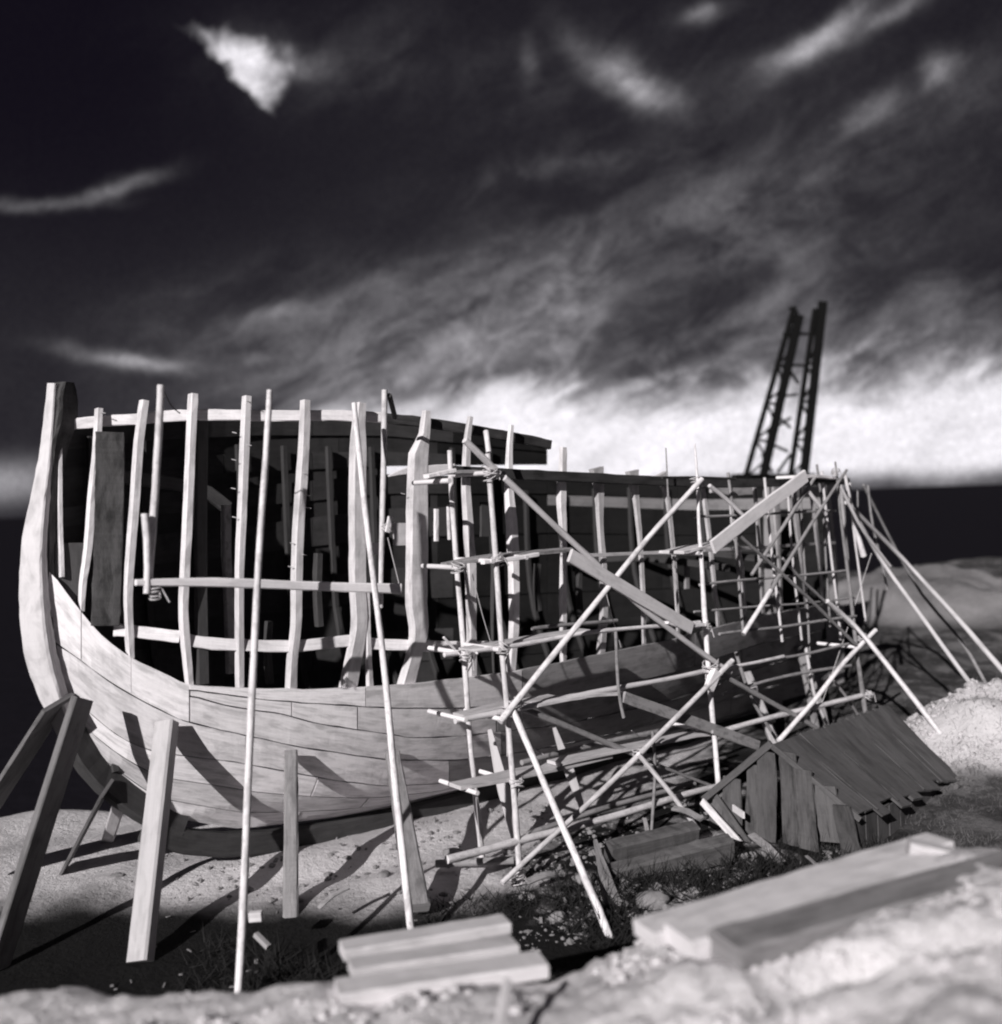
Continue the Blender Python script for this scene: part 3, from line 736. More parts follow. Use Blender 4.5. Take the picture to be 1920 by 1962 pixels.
def lash(p, r, parent=None, mat='rope', ax=(0, 0, 1), turns=4):
    pts = []; ax = Vector(ax).normalized(); k0 = rnd.uniform(0, 6)
    a = ax.orthogonal().normalized(); b = ax.cross(a)
    for i in range(turns * 10):
        t = i / 10 * 2 * math.pi
        pts.append(p + a * math.cos(t) * r * (1 + 0.3 * rnd.random()) + b * math.sin(t) * r * (1 + 0.3 * rnd.random()) + ax * ((i / (turns * 10) - 0.5) * r * 1.4 + 0.7 * r * math.sin(t * 0.5 + k0)))
    pts.append(pts[-1] + Vector((rnd.uniform(-.08, .08), 0, -rnd.uniform(.08, .25))))
    return sweep('lashing', pts, 0.016, 0.016, (0.3, 0.2, 0.9), M[mat], parent, n=len(pts), round_=True, sides=5)
def loose(p0, p1, sag, dia, mat, name='rope', parent=None):
    mid = (p0 + p1) / 2 + Vector((0, 0, -sag)); return sweep(name, [p0, mid, p1], dia, dia, (0.2, 0.3, 0.9), mat, parent, n=10, round_=True, sides=5)
tag(lash(on_u(298, 1138, -0.3), 0.045), 'tangle of rope tying the bow pole foot to the rail', 'rope')
tag(lash(on_u(741, 1010, -0.45), 0.055), 'rope wound round the hung pole at half height', 'rope')
tag(sweep('wedge', [on_u(748, 990, -0.4), on_u(742, 1020, -0.4)], 0.06, 0.03, NN, M['fresh'], None, n=3), 'small pale wedge stuck in the rope of the hung pole', 'wedge')
tag(loose(on_u(743, 1030, -0.42), on_u(765, 1120, -0.42), 0.0, 0.012, M['rope']), 'thin string hanging from the wound rope', 'string')
tag(loose(on_u(310, 742, -0.5), on_u(345, 792, -0.95), 0.05, 0.014, M['ropedark']), 'dark rope from the head of the short bow pole', 'rope')

# ------------------------------------------------------------------ scaffold
sc = thing('scaffold', 'pole scaffold lashed together along the after half of the ship', 'scaffold', to_w(0, 0, 0))
def sp_(path, dia, mat='pole', u=0.0, name='pole', n=None, taper=(1, 1), wave=0.026):
    pts = [on_u(q[0], q[1], q[2] if len(q) > 2 else u) for q in path]
    dia *= 0.76
    return pole(name, pts, dia, M[mat], sc, n=n, wave=wave, taper=taper)
# uprights
sp_([(934, 868), (948, 1040), (962, 1230), (975, 1400), (986, 1550), (998, 1715), (1000, 1760)], 0.098, name='upright', taper=(0.9, 1.05))
sp_([(863, 862, -.67), (866, 930, -.67), (876, 1080, -.67), (886, 1240, -.67), (901, 1450, -.67), (921, 1625, -.67), (924, 1680, -.67)], 0.10, name='upright', taper=(0.85, 1.1))
sp_([(931, 826, -.5), (937, 868, -.4)], 0.09, name='upright')
sp_([(860, 968, -.72), (863, 1032, -.72)], 0.06, name='upright')
sp_([(1331, 850), (1334, 900), (1337, 1000), (1345, 1080), (1353, 1200)], 0.085, name='upright', taper=(0.35, 1.2))
sp_([(1351, 1185, -.02), (1360, 1300, -.02), (1368, 1400), (1378, 1520)], 0.10, name='upright')
sp_([(1276, 858, -.6), (1281, 960, -.6), (1290, 1060, -.6), (1300, 1200, -.6)], 0.05, 'pole_grey', name='upright', taper=(0.5, 1.2))
sp_([(1600, 884), (1606, 930), (1614, 1010), (1626, 1110), (1640, 1240), (1650, 1310), (1660, 1378)], 0.085, 'pole_grey', name='upright', taper=(0.5, 1.3))
sp_([(1618, 905, -.3), (1640, 1010, -.3), (1655, 1066, -.3)], 0.13, 'pole', name='upright', taper=(0.5, 1.1))
sp_([(1565, 890, -.65), (1578, 1010, -.65), (1590, 1200, -.65)], 0.05, 'pole_grey', name='upright')
sp_([(1643, 940, -.9), (1645, 1060, -.9)], 0.035, 'pole_grey', name='upright')
sp_([(1533, 930, -.4), (1540, 1050, -.4), (1548, 1180, -.4), (1552, 1260, -.4)], 0.05, 'pole_grey', name='upright')
sp_([(1663, 930, -1.2), (1672, 1000, -1.2), (1690, 1080, -1.2), (1700, 1130, -1.2)], 0.06, 'pole_grey', name='upright')
# ledgers (outer and inner row)
sp_([(856, 1648), (1000, 1608), (1150, 1572), (1290, 1530), (1372, 1508)], 0.12, 'pole', name='ledger', taper=(1.1, 0.9))
sp_([(1370, 1404), (1490, 1372), (1600, 1345), (1668, 1329)], 0.11, 'pole', name='ledger')
sp_([(872, 1382, -.1), (1000, 1357, -.06), (1130, 1330, -.06), (1260, 1305, -.06), (1360, 1283, -.06)], 0.10, 'board', name='ledger', taper=(1, 0.9))
sp_([(1362, 1284), (1430, 1272), (1500, 1258)], 0.07, 'pole', name='ledger')
sp_([(1495, 1261, -.05), (1580, 1243, -.05), (1652, 1228, -.05)], 0.06, 'pole_grey', name='ledger')
sp_([(850, 1255, -.06), (960, 1240, -.06), (1100, 1218, -.06), (1220, 1203, -.06), (1340, 1190, -.06)], 0.075, 'pole', name='ledger')
sp_([(1330, 1172, -.1), (1420, 1164, -.1), (1520, 1157, -.1), (1640, 1146, -.1)], 0.045, 'pole_grey', name='ledger')
sp_([(1020, 1204, -.67), (1080, 1196, -.67), (1180, 1188, -.67)], 0.07, 'pole_grey', name='ledger')
sp_([(1270, 916, -.05), (1340, 914, -.05), (1410, 916, -.05)], 0.05, 'bark', name='ledger')
# braces
sp_([(889, 844, 0.06), (954, 908, 0.06)], 0.105, 'pole', name='brace', taper=(1, 1))
sp_([(966, 915, 0.08), (1055, 1000, 0.08), (1148, 1088, 0.08)], 0.105, 'board', name='brace')
sp_([(1148, 1088, 0.08), (1230, 1165, 0.07), (1320, 1232, 0.07), (1400, 1288, 0.07)], 0.10, 'board', name='brace')
sp_([(1385, 1292, 0.02), (1470, 1340, 0.02), (1575, 1402, 0.02)], 0.10, 'pole_grey', name='brace')
sp_([(958, 1384, 0.12), (1050, 1270, 0.12), (1150, 1145, 0.12), (1250, 1022, 0.12), (1345, 918, 0.12)], 0.098, 'pole', name='brace', taper=(1.1, .95))
pole('brace', [on_u(982, 1358, 0.10), on_u(1030, 1468, 0.35), on_u(1090, 1610, 0.6), at_y(1156, 1762, 10.7), at_y(1172, 1800, 10.6)], 0.088, M['pole'], sc, n=16, taper=(0.85, 1.1))
sp_([(1000, 1358, -.1), (1110, 1402, -.1), (1215, 1444, -.1)], 0.10, 'pole_grey', name='brace')
sp_([(1232, 1452, -.1), (1300, 1480, -.1), (1372, 1508, -.1)], 0.06, 'pole_grey', name='brace')
sp_([(962, 1692, 0.14), (1216, 1455, 0.14), (1404, 1264, 0.14)], 0.085, 'pole', name='brace', taper=(1, 1.2))
sp_([(1222, 1444, 0.2), (1280, 1515, 0.25), (1345, 1600, 0.3)], 0.085, 'pole', name='brace')
sp_([(1424, 1216, .1), (1480, 1124, .1), (1545, 1020, .1), (1622, 900, .1)], 0.085, 'pole_grey', name='brace', taper=(1.1, .7))
sp_([(1426, 1214, .12), (1478, 1130, .12)], 0.095, 'pole', name='brace')
sp_([(1360, 930, .05), (1390, 955, .05), (1424, 990, .05)], 0.08, 'pole', name='brace')
sp_([(1545, 935, .05), (1582, 985, .05)], 0.08, 'pole', name='brace')
sp_([(1492, 1418, .1), (1560, 1345, .1), (1620, 1268, .1), (1678, 1206, .1)], 0.10, 'pole', name='brace')
sp_([(1500, 1070, .02), (1545, 1118, .02), (1600, 1170, .02), (1650, 1215, .02)], 0.06, 'pole_grey', name='brace')
sp_([(1590, 1295, -.1), (1625, 1340, -.1), (1650, 1380, -.1)], 0.06, 'pole_grey', name='brace')
for pth, d_, mt_ in (
    ([(1395, 905, -.3), (1410, 1060, -.3), (1425, 1215, -.3)], .05, 'pole_grey'), ([(1465, 915, -.1), (1480, 1060, -.1), (1500, 1230, -.1)], .05, 'board'),
    ([(1508, 925, -.5), (1520, 1080, -.5), (1535, 1225, -.5)], .045, 'board'), ([(1573, 905, -.2), (1592, 1060, -.2), (1612, 1225, -.2)], .05, 'board'),
    ([(1628, 925, -.5), (1640, 1050, -.5), (1660, 1190, -.5)], .045, 'board'), ([(1560, 915, .05), (1500, 1010, .05), (1440, 1100, .05)], .06, 'pole_grey'),
    ([(1610, 930, .08), (1650, 1010, .08), (1705, 1085, .08)], .06, 'board'), ([(1330, 990, -.1), (1450, 985, -.1), (1600, 978, -.1)], .045, 'pole_grey'),
    ([(1340, 1120, -.1), (1480, 1108, -.1), (1625, 1092, -.1)], .045, 'pole_grey'), ([(1380, 1215, .02), (1500, 1200, .02), (1640, 1180, .02)], .05, 'pole_grey'),
    ([(1400, 1010, .1), (1510, 1110, .1), (1640, 1235, .1)], .06, 'pole_grey'), ([(1385, 1330, -.3), (1480, 1300, -.3), (1630, 1275, -.3)], .06, 'pole_grey'),
    ([(1000, 1462, -.67), (1150, 1425, -.67), (1340, 1385, -.67)], .08, 'pole_grey'), ([(1010, 1600, -.67), (1150, 1550, -.67), (1330, 1500, -.67)], .08, 'pole_grey'),
    ([(1545, 1240, -.4), (1560, 1330, -.4), (1590, 1400, -.4)], .06, 'board'), ([(1410, 1250, -.4), (1440, 1340, -.4), (1490, 1420, -.4)], .06, 'pole_grey'),
    ([(1180, 1210, .05), (1185, 1320, .05), (1195, 1375, .05)], .05, 'pole_grey'), ([(1250, 1400, .05), (1255, 1480, .05), (1248, 1600, .05)], .05, 'pole_grey')):
    sp_(pth, d_ * 1.2, mt_, name='brace' if abs(pth[0][0] - pth[-1][0]) > 60 else 'upright')
# transoms: short cross pieces under the boards
for (x, y) in ((893, 1380), (960, 1378), (893, 1253), (958, 1245), (880, 1088), (945, 1075), (862, 921), (937, 906), (915, 1520), (992, 1500), (1010, 1068), (1340, 1200), (1365, 1402), (1340, 1060), (1640, 1240)):
    p = on_u(x, y, 0.07); q = p - NN * 0.74 + Vector((0, 0, 0.0))
    sweep('transom', [p, q], 0.06, 0.06, (0, 0, 1), M['fresh'], sc, n=5, jit=0.2, round_=True, sides=7)
# lashings at the joints
for (x, y, r) in ((973, 1368, .085), (985, 1352, .08), (1362, 1278, .10), (1366, 1300, .09), (940, 905, .08), (1225, 1444, .075), (992, 1682, .085), (1335, 925, .07), (1650, 1222, .07), (1353, 1200, .06), (878, 1088, .07), (1662, 1332, .07), (1600, 905, .05), (893, 1255, .06), (965, 1243, .06), (990, 1500, .07), (953, 1072, .06)):
    lash(on_u(x, y, 0.03), r, sc, ax=(rnd.uniform(-.5, .5), rnd.uniform(-.5, .5), 1))
for (a, b) in (((912, 1528), (920, 1610)), ((972, 1450), (970, 1380)), ((1155, 1110), (1190, 1240)), ((905, 1100), (940, 1230)), ((1670, 1060), (1560, 1390)), ((1210, 1400), (1240, 1410))):
    loose(on_u(a[0], a[1], .0), on_u(b[0], b[1], -.2), 0.04, 0.012, M['rope'], 'rope', sc)
sweep('stick', [on_u(850, 1221, .05), on_u(872, 1245, .05)], 0.025, 0.025, NN, M['fresh'], sc, n=3)
sweep('knee', [on_u(912, 1252, .02), on_u(895, 1285, -.3)], 0.05, 0.03, NN, M['fresh'], sc, n=3)
sweep('stick', [on_u(1013, 1428, .2), on_u(1040, 1446, .2)], 0.02, 0.02, NN, M['fresh'], sc, n=3)
for (x, y, w, h) in ((1362, 1305, 0.20, 0.22),):
    sweep('cleat', [on_u(1372, 1285, .12), on_u(1358, 1320, .12)], 0.16, 0.08, NN, M['fresh'], sc, n=4, jit=.3)

# boards lying on the scaffold
def board(path, w, label, mat='board', th=0.045, u=-0.33, face=(0, 0, 1), widths=None, group='walkway boards on the scaffold'):
    pts = [on_u(q[0], q[1], q[2] if len(q) > 2 else u) for q in path]
    o = sweep('scaffold_board', pts, w, th, face, M[mat], None, n=12, jit=0.10, widths=widths, wave=0.01)
    return tag(o, label, 'board', group)
board([(872, 1506), (960, 1490), (1060, 1468), (1160, 1446)], 0.34, 'broad pale board with rounded end on the second level, left bay', widths=[.7, 1, 1, .8], u=-.22)
board([(1060, 1462), (1150, 1443), (1240, 1425), (1320, 1408), (1372, 1402)], 0.24, 'rough edged board continuing the second level to the right', u=-.15)
board([(1020, 1350), (1120, 1332), (1190, 1328)], 0.2, 'short bright board with square end on the third level', u=-.1)
board([(878, 1372), (970, 1352), (1060, 1335)], 0.22, 'narrow board on the third level at the left bay', u=-.25)
board([(890, 1246), (1000, 1225), (1120, 1208)], 0.22, 'narrow board on the fourth level at the left bay', u=-.3)
board([(850, 1082), (930, 1068), (1010, 1060), (1095, 1052)], 0.30, 'pointed grey board on the fifth level, left bay', mat='pole_grey', u=-.3, widths=[.4, 1, 1, 1])
board([(925, 1077, .02), (985, 1070, .02), (1028, 1062, .02)], 0.10, 'short pale batten in front on the fifth level', mat='fresh', widths=[.8, 1, 1])
board([(818, 910), (862, 905), (915, 905), (955, 908)], 0.34, 'dark undersided board on the top level, left end', mat='plank_grey', u=-.35, widths=[.5, 1, 1, .9])
board([(816, 913, -.1), (868, 902, -.1)], 0.12, 'pale split board end beside the top left board', mat='fresh')
board([(1092, 1064, .12), (1325, 1204, .16)], 0.17, 'sloping plank ramp descending right across the scaffold middle', th=.05, face=NN)
board([(1275, 1192, .1), (1305, 1200, .1), (1345, 1196, .1)], 0.12, 'bright short board at the foot of the sloping ramp', mat='fresh')
board([(1195, 1335, .05), (1452, 1428, .05)], 0.15, 'grey plank sloping down right towards the hut', mat='pole_grey', face=NN)
board([(1366, 1048, .12), (1450, 982, .14), (1543, 912, .16)], 0.20, 'broad bright plank rising right to the top level', mat='fresh', face=NN, th=.05)
board([(1290, 1058), (1330, 1049), (1372, 1042)], 0.40, 'short board under the foot of the rising plank', mat='board', u=-.15)
board([(1505, 914), (1545, 913), (1582, 917)], 0.35, 'board on the top level at the head of the rising plank', mat='fresh', u=-.2)
board([(1550, 921), (1600, 923)], 0.35, 'dark board end on the top level at the stern', mat='bark', u=-.3)
# pile of shavings / broken wood at the ramp foot
# raking poles at the stern
def rake(pts, dia, mat, label):
    pts = pts + [pts[-1] + (pts[-1] - pts[-2]).normalized() * 1.6]
    o = pole('raking_pole', pts, dia * 0.8, M[mat], None, n=14, wave=0.02, taper=(0.8, 1.1)); tag(o, label, 'pole', 'raking poles at the stern')
rake([on_u(1585, 1152, .05), on_u(1650, 1212, .1), at_y(1756, 1345, 15.6), at_y(1862, 1488, 14.6)], 0.115, 'pole', 'thick raking pole ending behind the hut roof')
rake([on_u(1625, 960, -.6), on_u(1690, 1075, -.6), at_y(1790, 1215, 17.5), at_y(1898, 1358, 16.5)], 0.10, 'board', 'middle raking pole falling to the rubble heap')
rake([on_u(1620, 962, -.9), on_u(1740, 1082, -.9), at_y(1830, 1180, 18.2), at_y(1935, 1302, 17.2)], 0.12, 'board', 'highest raking pole leaving the right edge of the picture')
rake([on_u(1655, 930, -1.2), on_u(1760, 1130, -1.2), at_y(1850, 1240, 19.0), at_y(1925, 1380, 18.0)], 0.08, 'pole_grey', 'thin raking pole between the two brighter ones')

# ------------------------------------------------------------------ hut
A0 = at_y(1482, 1427, 13.0)
rd_ = Vector((0.69, 0.724, 0)).normalized(); sd = Vector((0.724, -0.69, 0))    # ridge, and down-slope side direction
hut = thing('board_hut', 'low ramshackle hut of dark boards with a sloping plank roof beside the scaffold', 'hut', (A0.x, A0.y, 0))
HR = A0.z; 
D0 = None
# eave point: on the ray through the lower left roof corner, in the gable plane
def on_plane(px, py, p0, nrm):
    d = ray(px, py); t = (p0 - CAM).dot(nrm) / d.dot(nrm); return CAM + d * t
D0 = on_plane(1652, 1566, A0, rd_)
E0 = on_plane(1352, 1530, A0, rd_)
B0 = A0 + rd_ * 3.6 + Vector((0, 0, -0.12))
C0 = on_plane(1836, 1487, A0 + rd_ * 3.0, rd_)
nb_ = 15
pn = (D0 - A0).cross(rd_).normalized()
if pn.z < 0: pn = -pn
for i in range(nb_):
    f0 = (i + 0.5) / nb_
    tp = A0.lerp(B0, f0) + Vector((0, 0, rnd.uniform(-.01, .02))); bt = D0.lerp(C0, f0)
    if i == 3: tp = tp.lerp(bt, 0.0)
    ext = rnd.uniform(-0.10, 0.10)
    wdt = (B0 - A0).length / nb_ * 0.98
    sweep('roof_board', [tp, (tp + bt) / 2 - pn * 0.02, bt + (bt - tp).normalized() * ext], wdt, 0.025 + 0.012 * (i % 2), pn, M['roof'], hut, n=8, jit=0.14, wave=0.02)
for i in (2, 5, 9, 12):
    f0 = (i) / nb_
    tp = A0.lerp(B0, f0) .lerp(D0.lerp(C0, f0), 0.35) + pn * 0.03; bt = D0.lerp(C0, f0) + pn * 0.03
    sweep('roof_batten', [tp, bt], 0.022, 0.02, pn, M['hutwall'], hut, n=4)
# far slope
A1 = E0; B1 = E0 + rd_ * 3.4
pn2 = (rd_).cross(E0 - A0).normalized()
if pn2.z < 0: pn2 = -pn2
for i in range(12):
    f0 = (i + .5) / 12
    sweep('roof_board', [A0.lerp(B0, f0), A1.lerp(B1, f0)], 0.28, 0.03, pn2, M['roof'], hut, n=4, jit=.05)
# gable boards
gb = 8
for i in range(gb):
    f = (i + 0.5) / gb
    base = E0.lerp(D0, f); base = Vector((base.x, base.y, 0)) - rd_ * 0.03 * (i % 2)
    if f < (A0 - E0).dot(D0 - E0) / (D0 - E0).length_squared:
        k = f / ((A0 - E0).dot(D0 - E0) / (D0 - E0).length_squared); topz = E0.z + (A0.z - E0.z) * k
    else:
        k0 = (A0 - E0).dot(D0 - E0) / (D0 - E0).length_squared; k = (f - k0) / (1 - k0); topz = A0.z + (D0.z - A0.z) * k
    lean = (0.5 - f) * 0.22 + rnd.uniform(-.05, .05)
    b_ = base + Vector((rnd.uniform(-.03, .03), 0, -0.15 + rnd.uniform(0, .1))) 
    t_ = Vector((base.x, base.y, topz + 0.03)) + (A0 - E0).normalized().cross(Vector((0, 0, 1))) * 0 + Vector((lean, 0, 0))
    if i == 6: b_.z += 0.3
    wd_ = (D0 - E0).length / gb * (1.02 if i % 2 else 0.93)
    sweep('wall_board', [t_, (t_ + b_) / 2, b_], wd_ * rnd.uniform(.85, 1.1), 0.03, (-rd_ + Vector((rnd.uniform(-.25, .25), 0, rnd.uniform(-.1, .1)))), M['hutwall' if i % 3 else 'roof'], hut, n=8, jit=.2, wave=.03, widths=[rnd.uniform(.8, 1), 1, rnd.uniform(.7, 1.05)])
for i in range(9):
    f = (i + .5) / 9
    b_ = D0.lerp(C0, f) - sd * 0.12; b_.z = -0.1
    t_ = D0.lerp(C0, f) - sd * 0.12 - Vector((0, 0, .05))
    sweep('wall_board', [t_, b_], 0.38, 0.03, sd, M['roof'], hut, n=4, jit=.06)
sweep('barge_board', [A0 - rd_ * .05 + Vector((0, 0, .03)), E0 - rd_ * .05 + Vector((0, 0, .0))], 0.09, 0.04, -rd_, M['roof'], hut, n=6, jit=.1)
sweep('barge_board', [A0 - rd_ * .05 + Vector((0, 0, .0)), D0 - rd_ * .05 + Vector((0, 0, -.02))], 0.07, 0.03, -rd_, M['roof'], hut, n=6, jit=.15)
# leaning boards against the gable
for (a, b, w, lb, mk) in (((1345, 1535), (1432, 1632), .10, 'pale narrow board leaning left against the hut gable', 'plank'), ((1372, 1525), (1452, 1640), .07, 'pole-like dark strip leaning beside the hut gable', 'roof'), ((1405, 1548), (1425, 1562), .09, 'small pale block nailed to the hut gable', 'fresh')):
    pa = on_plane(a[0], a[1], A0 - rd_ * 0.12, rd_); pb = on_plane(b[0], b[1], A0 - rd_ * 0.30, rd_)
    tag(sweep('leaning_board', [pa, pb], w, .03, -rd_, M[mk], None, n=6, jit=.12), lb, 'board')

# ------------------------------------------------------------------ crane beyond the ship
crY = 46.0
crane = thing('lattice_crane', 'tall dark lattice crane boom leaning right behind the stern', 'crane', at_y(1480, 1010, crY))
def lattice(lo_l, lo_r, hi_l, hi_r, bays, dpt, th):
    q = []
    for dz in (0, dpt):
        q.append([(at_y(lo_l[0], lo_l[1], crY + dz)), (at_y(hi_l[0], hi_l[1], crY + dz * 0.6))])
        q.append([(at_y(lo_r[0], lo_r[1], crY + dz)), (at_y(hi_r[0], hi_r[1], crY + dz * 0.6))])
    for k, (a, b) in enumerate(q):
        sweep('chord', [a, b], th * (1.5 if k % 2 else .8), th, (0, -1, 0), M['steel'], crane, n=3)
    for i in range(bays):
        f0, f1 = i / bays, (i + 1) / bays
        for (a, b) in ((0, 1), (2, 3), (1, 3), (0, 2)):
            pa, pb = q[a][0].lerp(q[a][1], f0), q[b][0].lerp(q[b][1], f1)
            if i % 2: pa, pb = q[b][0].lerp(q[b][1], f0), q[a][0].lerp(q[a][1], f1)
            sweep('lacing', [pa, pb], th * .35, th * .35, (0, -1, 0), M['steel'], crane, n=2)
            if i % 2 == 0:
                sweep('lacing', [q[a][0].lerp(q[a][1], f0), q[b][0].lerp(q[b][1], f0)], th * .4, th * .4, (0, -1, 0), M['steel'], crane, n=2)
lattice((1428, 915), (1462, 915), (1522, 588), (1532, 604), 9, 1.2, 0.26)
lattice((1514, 915), (1540, 915), (1562, 592), (1577, 578), 9, 1.2, 0.26)
for (a, b) in (((1500, 640), (1565, 640)), ((1500, 700), (1545, 700)), ((1510, 705), (1530, 735)), ((1488, 795), (1515, 820)), ((1475, 850), (1510, 865)), ((1492, 760), (1528, 756)), ((1470, 830), (1515, 800)), ((1460, 870), (1480, 905)), ((1515, 870), (1490, 905)), ((1512, 590), (1530, 600))):
    sweep('tie', [at_y(a[0], a[1], crY + .3), at_y(b[0], b[1], crY + .3)], .12, .12, (0, -1, 0), M['steel'], crane, n=2)
sweep('machinery_platform', [at_y(1408, 914, crY), at_y(1552, 914, crY)], 0.28, 1.6, (0, -1, 0), M['steel'], crane, n=6, jit=.3)
for x in (1400, 1455, 1520, 1555):
    sweep('leg', [at_y(x, 915, crY + .2), Vector((at_y(x, 915, crY).x, crY + .2, -3.4))], .3, .3, (0, -1, 0), M['steel'], crane, n=2)

# ------------------------------------------------------------------ foreground timbers
def timber(pa, pb, w, d, label, mat='log', face=(0, 0, 1), jit=.06, group=None, name='timber', widths=None):
    o = sweep(name, [pa, (pa + pb) / 2, pb], w, d, face, M[mat], None, n=16, jit=jit, widths=widths); return tag(o, label, 'timber', group)
G1 = 'timbers stacked in the centre foreground'
y1, y2 = 6.45, 7.0
timber(at_y(655, 1822, 6.95), at_y(970, 1770, 7.4), .20, .085, 'topmost pale timber of the centre foreground stack', group=G1)
timber(at_y(672, 1858, 6.6), at_y(985, 1812, 7.0), .20, .085, 'middle timber of the centre foreground stack, shorter ends', group=G1)
timber(at_y(645, 1905, 6.2), at_y(1040, 1848, 6.6), .24, .10, 'nearest and longest timber of the centre foreground stack', group=G1)
for (x, y, d_) in ((735, 1850, 6.85), (745, 1893, 6.5), (905, 1830, 6.9), (1010, 1862, 6.75)):
    tag(sweep('spacer_block', [at_y(x, y - 6, d_), at_y(x + 6, y + 22, d_)], .08, .10, (0, -1, 0), M['bark'], None, n=3), 'small dark block between the foreground timbers, at ' + {735: 'the upper left', 745: 'the lower left', 905: 'the middle right', 1010: 'the right end'}[x], 'block', 'spacer blocks in the stack')
tag(sweep('stake', [at_y(972, 1880, 5.6), at_y(955, 1990, 5.2)], .055, .04, (0, -1, 0), M['fresh'], None, n=4), 'pale stake lying at the bottom edge under the timber stack', 'stake')
G2 = 'big timbers on the right bank'
timber(at_y(1235, 1790, 6.2), at_y(1800, 1616, 7.3), .26, .10, 'topmost pale timber of the right bank stack, below the hut', group=G2, mat='board', jit=.12)
timber(at_y(1300, 1806, 6.0), at_y(1840, 1650, 6.9), .32, .13, 'second timber of the right bank stack, in front of the topmost', group=G2, jit=.12)
timber(at_y(1390, 1830, 5.75), at_y(1960, 1670, 6.6), .34, .20, 'lowest grey timber of the right bank stack, nearest the hollow', group=G2, mat='weathered', jit=.12)
timber(at_y(1790, 1690, 6.6), at_y(1990, 1738, 6.2), .22, .14, 'thick timber crossing the right edge of the bank', group=G2, jit=.12)
timber(at_y(1740, 1622, 7.0), at_y(1990, 1680, 6.8), .14, .10, 'thin pale timber behind, running off the right edge', group=G2, mat='board', jit=.12)
# dark low boards stacked between scaffold and hut
for i, (a, b, w) in enumerate((((1150, 1700, 12.0), (1400, 1635, 12.4), .5), ((1165, 1640, 12.4), (1330, 1600, 12.9), .35))):
    timber(at_y(*a), at_y(*b), .2, w, ('long dark baulk lying on edge below the hut', 'shorter dark baulk behind the long one')[i], mat='roof', face=(0, -.3, 1), jit=.1)
o = sweep('split_board', [at_y(1140, 1610, 12.2), at_y(1175, 1735, 11.3)], .20, .04, (.2, -.95, .2), M['weathered'], None, n=8, jit=.15, widths=[.2, 1.1]); tag(o, 'dark wedge shaped board standing in debris behind the bright brace foot', 'board')
o = sweep('short_log', [at_y(835, 1655, 12.3), at_y(985, 1648, 12.2)], .10, .10, (0, 0, 1), M['pole_grey'], None, n=6, round_=True); tag(o, 'short round log on the ground at the first scaffold poles', 'log')
o = sweep('brick_block', [at_y(478, 1757, 10.2), at_y(502, 1755, 10.2)], .08, .1, (0, 0, 1), M['log'], None, n=3); tag(o, 'small pale block beside the tallest pole foot', 'block')
o = sweep('offcut', [at_y(490, 1790, 9.9), at_y(515, 1815, 9.8)], .06, .05, (0, 0, 1), M['plank_grey'], None, n=3); tag(o, 'grey wood offcut in the dark ditch by the tallest pole', 'offcut')

# ------------------------------------------------------------------ stones
def stone(p, r, label, mat, sq=0.7, group=None):
    vs = []; fs = []; sd_ = rnd.random() * 50
    nu, nv = 14, 9
    for j in range(nv):
        ph = math.pi * j / (nv - 1)
        for i in range(nu):
            th = 2 * math.pi * i / nu
            d = Vector((math.sin(ph) * math.cos(th), math.sin(ph) * math.sin(th), math.cos(ph)))
            k = r * (1 + 0.35 * mn.noise(d * 1.6 + Vector((sd_, 0, 0))) + .12 * mn.noise(d * 4 + Vector((0, sd_, 0))))
            vs.append(p + Vector((d.x * k * 1.2, d.y * k, d.z * k * sq)))
    for j in range(nv - 1):
        for i in range(nu):
            fs.append((j * nu + i, (j + 1) * nu + i, (j + 1) * nu + (i + 1) % nu, j * nu + (i + 1) % nu))
    o = link_mesh('stone', vs, fs, mat, None, [(v.x, v.z) for v in vs], smooth=True)
    return tag(o, label, 'stone', group)
stm, n, bs = newmat('stone')
tcs = n.node('ShaderNodeNewGeometry')
vv = 0.08 + n.noise(tcs.outputs['Position'], 9, 5, .6) * 0.26
setcol(n, bs, vv); bs.inputs['Roughness'].default_value = .95
bp = n.node('ShaderNodeBump'); bp.inputs['Strength'].default_value = .6; bp.inputs['Distance'].default_value = .03
n.link(n.noise(tcs.outputs['Position'], 14, 5, .6).s, bp.inputs['Height']); n.link(bp.outputs[0], bs.inputs['Normal'])
def gp(x, y):
    """ground point seen at a photo pixel"""
    d = ray(x, y); t = 3.0
    while t < 60:
        p = CAM + d * t
        if p.z < height(p.x, p.y): break
        t += 0.03
    return CAM + d * t
for (x, y, r, lb, q) in ((1250, 1733, .15, 'pale round stone at the crest of the right bank', .8), (1070, 1762, .09, 'small lit stone in the debris left of the bright brace foot', .8), (1225, 1640, .10, 'stone lying before the dark baulks', .6),
                      (870, 1640, .13, 'flat pale stone under the lowest scaffold ledger end', .5), (1740, 1432, .09, 'small pale stone above the hut roof corner', .6), (1120, 1690, .12, 'rough stone behind the bright brace', .7),
                      (665, 1645, .05, 'small dark stone on the lit sand under the hull', .5), (1330, 1712, .08, 'stone at the left foot of the hut debris', .7), (735, 1680, .07, 'pale stone beside the weathered split prop', .7)):
    p = gp(x, y); stone(p + Vector((0, 0, r * .2)), r, lb, stm, q)

